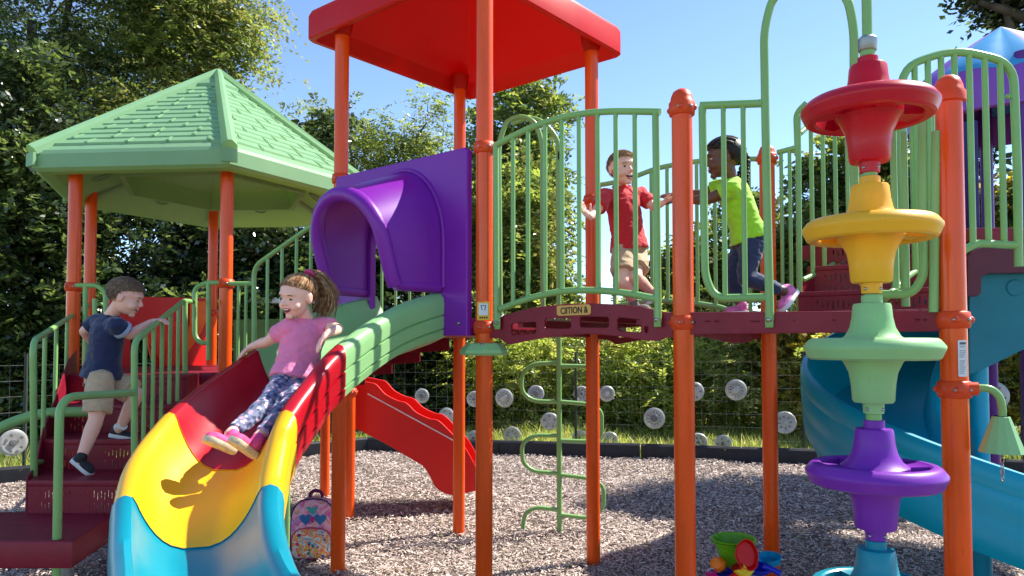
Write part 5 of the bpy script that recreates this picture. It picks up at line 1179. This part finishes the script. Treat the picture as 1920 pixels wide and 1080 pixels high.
# ---- the girl in pink on the slide
q = lambda u, v, Z: P(u, v, Z)
J = dict(head=(q(557, 556, 3.50), (-.47, -.85, -.24), (.10, .0, 1), 1.04), neck=q(574, 600, 3.57), chest=q(571, 626, 3.565), pelvis=q(551, 708, 3.50),
  shR=q(541, 614, 3.51), shL=q(604, 611, 3.60), elR=q(502, 640, 3.58), wrR=q(470, 650, 3.66), elL=q(634, 617, 3.50), wrL=q(613, 626, 3.35),
  handR=((-.62, .25, -.45), (.35, .1, -.9), 1, .28), handL=((-.50, -.42, -.75), (.62, .2, -.75), -1, .38),
  hipR=q(536, 716, 3.47), hipL=q(570, 716, 3.52), knR=q(497, 762, 3.24), knL=q(538, 766, 3.27), anR=q(436, 811, 3.02), anL=q(487, 818, 3.02), hem=.012)
def floral():
    m, nt, b = newmat('floral_leggings'); L = nt.links; tc = N(nt, 'ShaderNodeTexCoord'); v = N(nt, 'ShaderNodeTexVoronoi', Scale=52.0); L.new(tc.outputs['Object'], v.inputs['Vector'])
    nz = N(nt, 'ShaderNodeTexNoise', Scale=90.0, Detail=2.0); L.new(tc.outputs['Object'], nz.inputs['Vector']); ad = N(nt, 'ShaderNodeMath', operation='MULTIPLY_ADD'); L.new(nz.outputs[0], ad.inputs[0]); ad.inputs[1].default_value = .5; L.new(v.outputs['Distance'], ad.inputs[2])
    cr = N(nt, 'ShaderNodeValToRGB'); cr.color_ramp.interpolation = 'CONSTANT'; L.new(v.outputs['Color'], cr.inputs[0]); e = cr.color_ramp.elements; e[0].color = (.06, .075, .16, 1); e[1].position = .35; e[1].color = (.55, .30, .40, 1)
    for p, c in ((.5, (.22, .27, .42, 1)), (.62, (.05, .06, .13, 1)), (.75, (.62, .52, .62, 1)), (.88, (.30, .22, .42, 1))): x = e.new(p); x.color = c
    lt = N(nt, 'ShaderNodeMath', operation='LESS_THAN'); L.new(ad.outputs[0], lt.inputs[0]); lt.inputs[1].default_value = .78
    mx = N(nt, 'ShaderNodeMix', data_type='RGBA'); L.new(lt.outputs[0], mx.inputs[0]); mx.inputs[6].default_value = (.17, .19, .28, 1); L.new(cr.outputs[0], mx.inputs[7]); L.new(mx.outputs[2], b.inputs['Base Color']); b.inputs['Roughness'].default_value = .8; return m
t, c, F_, sh = person('smiling girl in pink shirt and floral leggings on the slide, ponytail flying', J, S_FAIR, None, cloth('pink_cotton', srgb(246, 132, 172)), .55, floral(), 'long', .96, fold=.005)
face(t, c, F_, 1.04, HB, 1.0, LIP, .6, (-.001, -.001))
def girl_hair():
    s = 1.04; h = hair_shell(c, F_, s, (.62, -.02), 1.06, 0, -.5); sh_ = h.build('hair', HB, t, 180)
    tie = c+F_@Vector((.0, -.075, .095))*s; md = [MB(), MB()]
    for i in range(300):
        a = random.uniform(-1, 1); side = random.choice((-1, 1)); az = random.uniform(-1.2, 2.9)
        d0 = Vector((side*math.cos(az*.5+.2)*.9, math.cos(az)*.9, 0)); d0 = Vector((side*math.sin(abs(az)*.75+.05), math.cos(abs(az)*.95), 0))
        zz = .62*max(d0.y, 0)-.02-1.1*max(-d0.y, 0); d = Vector((d0.x, d0.y, 0)).normalized()*math.sqrt(max(.05, 1-min(.9, abs(zz))**2)); d.z = zz+.03
        pts = []
        T = Vector((0, -.62, .78)).normalized()
        for k in range(8):
            f = k/7; e = d.lerp(T, f).normalized(); rr = 1.085+.02*math.sin(f*3)+random.uniform(-.006, .006); pts.append(c+F_@Vector((e.x*.072*s*rr, (e.y*.088*rr-.012)*s, (e.z*.073*rr+.024)*s)))
        md[i % 3 == 0 and 1 or 0].tube(pts, [.0012]+[.0021]*6+[.0016], 4)
    md[0].build('hair_strands', HB, sh_, 60); md[1].build('hair_strands', HB2, sh_, 60)
    m = MB(); e = F_@Vector((0, -.8, .6)); m.lathe([(.012, -.009), (.024, -.007), (.027, 0), (.024, .007), (.012, .009)], q(580, 513, 3.55), 16, axis=e); m.build('hair_band', plastic('band_pink', srgb(214, 60, 120), .6), t, 40)
    md = [MB(), MB()]; T0 = q(578, 514, 3.55)
    for i in range(620):
        jx, jy, jz = random.gauss(0, 1), random.gauss(0, 1), random.gauss(0, 1); w_ = random.random()
        end = q(603+jx*10+w_*7, 583+jy*13-(w_ > .8)*14, 3.60+jz*.03); mid = q(606+jx*6-w_*9, 524+jy*5+w_*8, 3.60+jz*.025); m2 = q(620+jx*9-w_*14, 556+jy*6, 3.62+jz*.03)
        sp = spline([T0+Vector((jx, jy, jz))*.005, T0.lerp(mid, .55)+Vector((0, 0, .012)), mid, m2, end], 4); md[0 if i % 5 else 1].tube(sp, [.0013]*3+[.0017]*(len(sp)-7)+[.0013, .001, .0007, .0004], 3)
    md[0].tube(spline([T0, q(598, 517, 3.6), q(612, 545, 3.62), q(605, 580, 3.6)], 5), [.012]+[.022]*4+[.026]*6+[.018, .012, .008, .004, .002], 12)
    md[0].build('ponytail', HB, t, 60); md[1].build('ponytail_highlights', HB2, t, 60)
girl_hair()
PK = plastic('pink_mesh', srgb(232, 84, 140), .7, .25, .8, 260, scale=30); CRM = plastic('cream_rubber', srgb(216, 196, 160), .6, .2, .6, 80, scale=40)
shoe(t, J['anR'], q(440, 851, 2.98), q(379, 824, 2.90), (-.35, -.55, -.72), PK, CRM, 1.05, None, None)
shoe(t, J['anL'], q(478, 860, 2.97), q(428, 824, 2.88), (-.45, -.62, -.55), PK, CRM, 1.05, None, None)
# ---- the boy in navy on the stairs
J = dict(head=(q(236, 556, 4.10), (.90, .22, -.34), (.30, .0, .95), 1.06), neck=q(208, 592, 4.12), chest=q(203, 618, 4.12), pelvis=q(192, 696, 4.13),
  shR=q(219, 610, 4.03), shL=q(184, 602, 4.20), elR=q(243, 628, 4.10), wrR=q(284, 603, 4.25), elL=q(158, 621, 4.22), wrL=q(176, 648, 4.32),
  handR=((.86, .25, .18), (.1, .25, -.9), 1, .75), handL=((.5, .4, -.5), (.5, -.3, 0), -1, .5),
  hipR=q(189, 712, 4.05), hipL=q(202, 710, 4.19), knR=q(180, 786, 4.0), anR=q(152, 860, 3.96), knL=q(256, 738, 4.17), anL=q(226, 800, 4.18), hem=.035)
t, c, F_, sh = person('boy in navy t-shirt and khaki shorts climbing the maroon stairs', J, S_FAIR2, None, cloth('navy_cotton', srgb(22, 34, 74)), .62, cloth('khaki_cotton', srgb(196, 168, 132)), .84, 1.0, tw=1.0)
face(t, c, F_, 1.06, HBR, .5, LIP, .5, (0, -.001))
h = hair_shell(c, F_, 1.06, (.36, .06), 1.045, .03, -.62); hh = h.build('hair', HBR, t, 180); m = MB(); fuzz(m, c, F_, 1.06, 4200, .013, .0011, (.36, .06), -.62, .4); m.build('hair_strands', HBR, hh, 60)
BLK = plastic('shoe_black', srgb(40, 42, 46), .6, .3, .5, 200, scale=25); GRS = plastic('sole_grey', srgb(215, 215, 216), .5, .05, .2)
shoe(t, J['anR'], q(133, 862, 3.95), q(172, 893, 3.97), (-.75, 0, -.65), BLK, GRS, 1.0, M_WHITE, M_WHITE)
a = q(205, 818, 4.19); b = q(250, 826, 4.19); shoe(t, J['anL'], a, b, (-.1, -.1, -1), BLK, GRS, 1.0, M_WHITE, M_WHITE)
s0, e0 = Vector(J['shR']), Vector(J['elR']); dd = (e0-s0).normalized(); n1 = dd.orthogonal().normalized(); n2 = dd.cross(n1)
for k in range(3):
    pts = [s0.lerp(e0, .36+.08*k)+(n1*math.cos(x)+n2*math.sin(x))*.0495 for x in [2*math.pi*i/24 for i in range(25)]]
    m = MB(); m.tube(pts, .0035, 6); m.build('sleeve_stripe', cloth('stripe_pale', srgb(170, 180, 205)) if k == 0 else bpy.data.materials['stripe_pale'], sh, 60)
# ---- the boy in the red polo on the bridge
J = dict(head=(q(1167, 316, 4.06), (.38, -.90, -.08), (-.06, 0, 1), 1.02), neck=q(1166, 352, 4.10), chest=q(1168, 380, 4.10), pelvis=q(1180, 462, 4.10),
  shR=q(1134, 368, 4.04), shL=q(1200, 364, 4.16), elR=q(1117, 398, 3.93), wrR=q(1106, 408, 3.84), elL=q(1226, 388, 4.10), wrL=q(1244, 380, 3.98),
  handR=((-.45, -.2, .5), (.5, -.6, .1), 1, .35), handL=((.8, -.3, .25), (0, -.5, -.6), -1, .3),
  hipR=q(1168, 474, 4.06), hipL=q(1193, 474, 4.13), knR=q(1168, 528, 3.94), anR=q(1190, 570, 4.08), knL=q(1192, 520, 3.96), anL=q(1222, 548, 4.18), hem=.02)
t, c, F_, sh = person('laughing boy in red polo shirt and khaki shorts running on the arched bridge', J, S_FAIR2, None, cloth('red_pique', srgb(206, 22, 36)), .72, cloth('tan_cotton', srgb(190, 160, 124)), .72, .93, tw=1.0)
face(t, c, F_, 1.0, HBR, 1.35, LIP, .75)
h = hair_shell(c, F_, 1.0, (.42, .07), 1.05, .03, -.6); hh = h.build('hair', HBR, t, 180); m = MB(); fuzz(m, c, F_, 1.0, 3400, .015, .0012, (.42, .07), -.6, .5); m.build('hair_strands', HB2, hh, 60)
m = MB(); nk = Vector(J['neck']); up = (Vector(J['neck'])-Vector(J['chest'])).normalized(); fv = F_@Vector((0, 1, 0)); rv = F_@Vector((1, 0, 0))
for sd_ in (-1, 1):
    a0 = nk+fv*.05-up*.035; pts = [a0+rv*sd_*.004, nk+fv*.047+rv*sd_*.025-up*.012, nk+fv*.02+rv*sd_*.044+up*.01, nk-fv*.03+rv*sd_*.03+up*.018, nk-fv*.042+up*.02]
    m.loft([[p, p+(p-nk).normalized()*.016-up*.022, p+(p-nk).normalized()*.019-up*.020, p+up*.004] for p in pts])
m.build('collar', cloth('red_collar', srgb(190, 16, 30)), t, 40)
shoe(t, J['anR'], q(1180, 586, 4.05), q(1222, 586, 4.0), (0, 0, -1), plastic('shoe_grey', srgb(120, 108, 104), .7), M_WHITE, .95, None, plastic('sock_grey', srgb(70, 72, 78), .9))
shoe(t, J['anL'], q(1236, 556, 4.22), q(1212, 574, 4.14), (.75, .2, -.5), plastic('shoe_grey_white', srgb(178, 174, 172), .7), M_WHITE, .95, None, plastic('sock_charcoal', srgb(76, 78, 84), .9))
# ---- the girl in lime on the platform
J = dict(head=(q(1357, 298, 3.80), (-.97, .16, -.10), (-.05, 0, 1), 1.04), neck=q(1369, 337, 3.82), chest=q(1376, 362, 3.82), pelvis=q(1405, 445, 3.82),
  shR=q(1354, 350, 3.92), shL=q(1372, 354, 3.73), elL=q(1328, 374, 3.78), wrL=q(1284, 376, 3.90), elR=q(1316, 364, 3.98), wrR=q(1272, 366, 4.04),
  handR=((-.9, .1, .05), (0, .4, -.8), -1, .25), handL=((-.9, .3, .05), (.0, .5, -.8), 1, .3),
  hipR=q(1400, 455, 3.88), hipL=q(1412, 455, 3.76), knR=q(1372, 512, 3.90), anR=q(1388, 568, 3.90), knL=q(1398, 520, 3.72), anL=q(1464, 544, 3.76), hem=.015)
t, c, F_, sh = person('girl in neon lime shirt and dark jeans with braided hair on the open platform', J, S_DARK, None, cloth('lime_cotton', srgb(158, 226, 40)), .5, cloth('denim_dark', srgb(34, 52, 84)), 'long', .98, tw=1.0)
face(t, c, F_, 1.04, HK, .8, plastic('lips_brown', srgb(110, 56, 50), .5, 0, 0), .7)
h = hair_shell(c, F_, 1.04, (.34, .08), 1.15, .08, -.55); hh = h.build('hair', HK, t, 180)
m = MB()
for i in range(8):      # cornrow ridges
    x = (i-3.5)/4.2; pts = []
    for k in range(12):
        th = -.5+k*.24; e = Vector((x, math.cos(th)*math.sqrt(max(.1, 1-x*x)), math.sin(th+.35)*math.sqrt(max(.1, 1-x*x)))).normalized(); 
        if e.z < .42*max(e.y, 0)+.05-.4*max(-e.y, 0): continue
        pts.append(c+F_@Vector((e.x*.081, e.y*.098-.012, e.z*.082+.025)))
    if len(pts) > 2: m.tube([p+(p-c)*.05 for p in pts], .0085, 6)
m.build('hair_cornrows', HK, hh, 60)
for i in range(16):      # hanging braids, each a knotted strand
    m = MB(); a0 = q(1380+random.uniform(-12, 10), 270+random.uniform(-6, 14), 3.84+random.uniform(-.04, .04)); e0 = q(1390+random.uniform(-8, 12), 336+random.uniform(-8, 12), 3.86+random.uniform(-.05, .05)); md_ = q(1398+random.uniform(-6, 5), 298+random.uniform(-4, 6), 3.86+random.uniform(-.04, .04))
    sp = spline([a0, md_, e0], 9)
    for k, p in enumerate(sp[:-1]):
        m.ball(p+Vector(((.004 if k % 2 else -.004), 0, 0)), (.0115*(1-.3*k/len(sp)), .011*(1-.3*k/len(sp)), .0105), seg=8)
    m.build('braid', HK, t, 180)
PK2 = plastic('pink_knit', srgb(226, 120, 178), .75, .2, .8, 260, scale=30)
shoe(t, J['anR'], q(1402, 589, 3.90), q(1358, 592, 3.88), (0, 0, -1), PK2, M_WHITE, 1.0, None, None)
shoe(t, J['anL'], q(1494, 548, 3.82), q(1466, 586, 3.72), (.80, .25, -.52), PK2, M_WHITE, 1.0, None, None)
# ================================================================ backpack and beach toys
def backpack():
    Z = 5.08; cx, cy = XY(594, Z); W_, H_ = .152, .395
    t = thing('backpack', 'small children\'s backpack with watercolour print and blue heart-shaped glasses, beside an orange post', 'backpack', (cx, cy, 0))
    def wc(name, sc_, cols):
        m, nt, b = newmat(name); L = nt.links; tc = N(nt, 'ShaderNodeTexCoord'); n = N(nt, 'ShaderNodeTexNoise', Scale=sc_, Detail=3.0, Distortion=1.0); L.new(tc.outputs['Object'], n.inputs['Vector'])
        cr = N(nt, 'ShaderNodeValToRGB'); L.new(n.outputs[0], cr.inputs[0]); e = cr.color_ramp.elements
        e[0].position = .3; e[0].color = srgb(*cols[0]); e[1].position = .7; e[1].color = srgb(*cols[-1])
        for i, c in enumerate(cols[1:-1]): x = e.new(.3+.4*(i+1)/(len(cols)-1)); x.color = srgb(*c)
        L.new(cr.outputs[0], b.inputs['Base Color']); b.inputs['Roughness'].default_value = .55; return m
    PA = wc('watercolour_pink', 9, [(40, 150, 180), (180, 180, 220), (236, 70, 140), (244, 190, 205), (246, 150, 120), (70, 170, 200)])
    PB = wc('watercolour_dots', 26, [(20, 150, 180), (244, 190, 40), (240, 90, 80), (245, 230, 200), (70, 190, 195), (226, 40, 120)])
    NV = plastic('navy_fabric', srgb(44, 52, 96), .8, .1, .3); MG = plastic('magenta_piping', srgb(206, 40, 120), .6, .05, 0)
    def outline(w_, h, z0, top=.5, n=12):
        o = [(-w_+.03, z0), (w_-.03, z0), (w_, z0+.03)]
        for i in range(n+1): a = math.pi*i/n; o.append((w_*math.copysign(abs(math.cos(a))**.75, math.cos(a)), z0+h*(1-top)+h*top*math.sin(a)**.8 if 0 < i < n else z0+h*(1-top)))
        return o+[(-w_, z0+.03)]
    pb_ = Plane((cx-.5, cy), (cx+.5, cy)); F0 = 1 if pb_.n.y < 0 else -1
    def ring(o, off, g=1.0, zc=.18): return [pb_.at(.5+x*g, zc+(z-zc)*g, off*F0) for x, z in o]
    o = outline(W_, H_, .012, .45); m = MB(); m.loft([ring(o, y, g) for y, g in ((-.07, .9), (-.06, .97), (-.03, 1), (.03, 1), (.055, .97), (.068, .9))]); m.build('body', PA, t, 60)
    m = MB(); m.tube(ring(o, .05, 1.0)+ring(o, .05, 1.0)[:1], .0045, 6); m.build('zip_piping', NV, t, 60)
    o2 = outline(W_*.86, .20, .02, .42); m = MB(); m.loft([ring(o2, y, g, .1) for y, g in ((.05, 1), (.09, 1), (.105, .95), (.11, .86))]); pk = m.build('front_pocket', PB, t, 60)
    m = MB(); m.tube(ring(o2, .092, 1.01, .1)+ring(o2, .092, 1.01, .1)[:1], .0045, 6); m.build('pocket_piping', MG, pk, 60)
    for i in range(16):
        x, z = random.uniform(-.1, .1), random.uniform(.04, .18); m = MB(); r = random.uniform(.006, .012); m.lathe([(r, 0), (r, .0012), (.001, .0013)], pb_.at(.5+x, z, .1105*F0), 14, axis=(0, -1, 0))
        m.build('printed_dot', plastic('dot%d' % i, srgb(*random.choice([(40, 110, 170), (220, 50, 90), (30, 120, 90), (240, 180, 60), (130, 30, 90)])), .6, 0, 0), pk, 30)
    def heart(x0, z0, r): return [(x0+r*(16*math.sin(a)**3)/16, z0+r*(13*math.cos(a)-5*math.cos(2*a)-2*math.cos(3*a)-math.cos(4*a))/16) for a in [2*math.pi*i/26 for i in range(26)]]
    BL = plastic('glasses_blue', srgb(58, 120, 176), .3, .1, 0)
    m_ = platem('heart_glasses_print', pb_, [[(x+.5, z) for x, z in heart(-.045, .275, .042)], [(x+.5, z) for x, z in heart(.052, .275, .042)]], .003, BL, t, off=.0705*F0, uv=False, bev=.0005)
    platem('glasses_bridge_print', pb_, [[(.486, .29), (.516, .29), (.512, .262), (.501, .25), (.490, .262)]], .003, MG, m_, off=.072*F0, uv=False, bev=.0005)
    platem('crest_print', pb_, [[(.455, .36), (.5, .352), (.54, .36), (.52, .32), (.5, .305), (.478, .322)]], .003, plastic('crest_teal', srgb(70, 170, 165), .5, .1, 0), t, off=.068*F0, uv=False, bev=.0005)
    m = MB(); m.tube(spline([pb_.at(.46, .385, -.02*F0), pb_.at(.462, .43, -.02*F0), pb_.at(.5, .448, -.02*F0), pb_.at(.538, .43, -.02*F0), pb_.at(.54, .385, -.02*F0)], 6), .008, 8, rr=1.5); m.build('handle', plastic('handle_maroon', srgb(110, 30, 74), .7), t, 60)
    for s_ in (-1, 1):
        m = MB(); m.box(pb_.at(.5+s_*(W_+.008), .09, 0), (.022, .10, .15), bev=.009); m.build('side_pocket', NV, t, 50)
backpack()
M_TG = plastic('toy_green', srgb(110, 180, 24), .3, .05, .05); M_TR = plastic('toy_red', srgb(214, 16, 22), .3, .05, .05); M_TO = plastic('toy_orange', srgb(248, 132, 16), .3, .05, .05); M_TB = plastic('toy_blue', srgb(24, 48, 190), .25, .05, .05)
M_TC = plastic('toy_cyan', srgb(24, 158, 206), .3, .05, .05); M_TY = plastic('toy_yellow', srgb(248, 206, 40), .3, .05, .05); M_TM = plastic('toy_magenta', srgb(220, 24, 110), .3, .05, .05); M_TV = plastic('toy_darkred', srgb(216, 52, 30), .3, .05, .05)
ZT = 4.15
tray = thing('toy_tray', 'pale yellow plastic tray full of beach toys, at the bottom edge', 'tray', XY(1395, ZT-.05)+(0,))
m = MB(); x0, y0 = XY(1395, ZT-.05); o = [(-.19, -.16), (.19, -.16), (.19, .16), (-.19, .16)]
def rr_(k, z): return [Vector((x0+a*k, y0+b*k, z)) for a, b in rrect(-.19, -.16, .19, .16, .04)]
m.loft([rr_(.86, .004), rr_(1, .115), rr_(1.04, .12), rr_(1.04, .126), rr_(.97, .126), rr_(.83, .012)]); m.build('tray_body', M_TY, tray, 40)
def toy(name, lab, u, v, Z, cat='toy'): return thing(name, lab, cat, P(u, v, Z), 'beach toys heaped in the tray')
b0 = P(1377, 1066, ZT+.03); t = thing('toy_bucket', 'lime green toy bucket standing at the back of the heap', 'bucket', b0, 'beach toys heaped in the tray')
m = MB(); ax = Vector((-.03, -.02, 1)); m.lathe([(.066, 0), (.088, .10), (.110, .158), (.121, .163), (.123, .170), (.118, .173), (.110, .168), (.086, .10), (.062, .008), (.001, .008)], b0, 36, axis=ax, cap=False); m.lathe([(.001, 0), (.066, 0)], b0, 36, axis=ax, cap=False); m.build('bucket_body', M_TG, t, 30)
m = MB(); azn = ax.normalized(); bx = azn.orthogonal().normalized(); by = azn.cross(bx); m.tube([b0+azn*.155+bx*(.124*math.cos(a))+by*(.124*math.sin(a)) for a in [2*math.pi*i/28 for i in range(29)]], .0035, 8); m.build('rim', M_TG, t, 60)
def scoop(name, lab, c, n, upv, w_, h, dep, mat, handle=None, pts=None, hm=None):
    t = thing(name, lab, 'shovel', c, 'beach toys heaped in the tray'); c = Vector(c); n = Vector(n).normalized(); u_ = Vector(upv); u_ = (u_-n*u_.dot(n)).normalized(); r = u_.cross(n)
    pts = pts or [(-.75, .55), (-.1, 1.0), (.45, .8), (.85, .1), (.7, -.75), (.2, -1), (-.55, -.75), (-.95, -.1)]
    pts = [(a*w_, b*h) for a, b in pts]
    sp = [Vector((a, b, 0)) for a, b in pts]; sp = fillet([(sp[-1]+sp[0])/2]+sp+[(sp[-1]+sp[0])/2], .02, 4)[:-1]
    def rg(k, z): return [c+r*(p.x*k)+u_*(p.y*k)+n*z for p in sp]
    m = MB(); m.loft([rg(.80, -dep), rg(.95, -.012), rg(1, .0), rg(1.0, .005), rg(.95, .005), rg(.90, -.012), rg(.76, -dep+.006)]); m.build('blade', mat, t, 30)
    if handle: hp = [Vector(x) for x in handle]; m = MB(); m.tube(spline(hp, 6), .013, 12, rr=1.25); m.build('handle', hm or mat, t, 60)
    return t
scoop('toy_shovel', 'red toy shovel with its cupped face to the viewer, leaning on the lime bucket', P(1401, 1040, ZT-.18), (-.12, -.95, .22), (0, 0, 1), .070, .086, .04, M_TR, [P(1396, 1062, ZT-.17), P(1384, 1075, ZT-.17), P(1366, 1086, ZT-.18)])
scoop('toy_shovel', 'sky blue toy scoop lying highest at the right of the heap', P(1440, 1046, ZT-.02), (-.25, -.35, .9), (.85, -.3, .1), .058, .078, .04, M_TC, [P(1424, 1050, ZT-.02), P(1418, 1062, ZT-.05), P(1405, 1078, ZT-.06)])
scoop('toy_shovel', 'dark blue toy shovel lying across the front of the heap', P(1422, 1064, ZT-.16), (-.1, -.45, .85), (.95, -.1, -.25), .045, .078, .03, M_TB, [P(1430, 1062, ZT-.16), P(1448, 1068, ZT-.18), P(1464, 1076, ZT-.2)])
t = toy('sand_mould', 'orange faceted sand mould at the left of the heap, beside the lime bucket', 1346, 1068, ZT-.08); c0 = P(1346, 1058, ZT-.08); m = MB(); m.lathe([(.026, .045), (.043, .02), (.047, -.02), (.047, -.04), (.04, -.05)], c0, 7, axis=(-.35, -.85, .3)); m.build('mould_body', M_TO, t, 15)
m = MB(); m.lathe([(.016, .046), (.017, .052), (.008, .054)], c0, 7, axis=(-.35, -.85, .3)); m.build('mould_boss', M_TO, t, 20)
def star(name, lab, c, mat, r, n=5, th=.03, nn=(0, -.8, .6), cat='toy'):
    t = thing(name, lab, cat, c, 'beach toys heaped in the tray'); c = Vector(c); nn = Vector(nn).normalized(); a1 = nn.orthogonal().normalized(); a2 = nn.cross(a1)
    def rg(k, z): return [c+a1*(r*k*(1 if i % 2 == 0 else .5)*math.cos(math.pi*i/n))+a2*(r*k*(1 if i % 2 == 0 else .5)*math.sin(math.pi*i/n))+nn*z for i in range(2*n)]
    m = MB(); m.loft([rg(1, -th), rg(1.02, 0), rg(.9, .008), rg(.5, .012)]); m.build('star_body', mat, t, 20)
star('sand_mould', 'yellow star-shaped sand mould at the front of the heap', P(1397, 1076, ZT-.2), M_TY, .055)
star('sand_mould', 'magenta star-shaped sand mould, leftmost of the heap', P(1335, 1082, ZT-.16), M_TM, .05, nn=(-.3, -.5, .8))
scoop('toy_rake', 'small red-orange toy rake head between bucket and blue shovel', P(1386, 1066, ZT-.1), (0, -.7, .7), (0, 0, 1), .05, .03, .02, M_TV, [P(1386, 1070, ZT-.1), P(1380, 1084, ZT-.14), P(1376, 1094, ZT-.18)])
t = toy('sand_sieve', 'dark blue shallow sand sieve under the orange mould', 1352, 1080, ZT-.1); m = MB(); c0 = P(1356, 1076, ZT-.1); m.lathe([(.05, -.02), (.062, 0), (.066, .004), (.060, .006), (.048, -.014), (.001, -.014)], c0, 24, axis=(.1, -.4, .9), cap=False); m.build('sieve_body', M_TB, t, 30)
m = MB(); m.tube([c0+Vector((-.06+.03*math.cos(a), -.01, .012+.02*math.sin(a))) for a in [math.pi*i/8 for i in range(9)]], .004, 6); m.build('handle', plastic('toy_white', srgb(220, 200, 225), .4), t, 60)

bpy.data.scenes.remove(WORK)
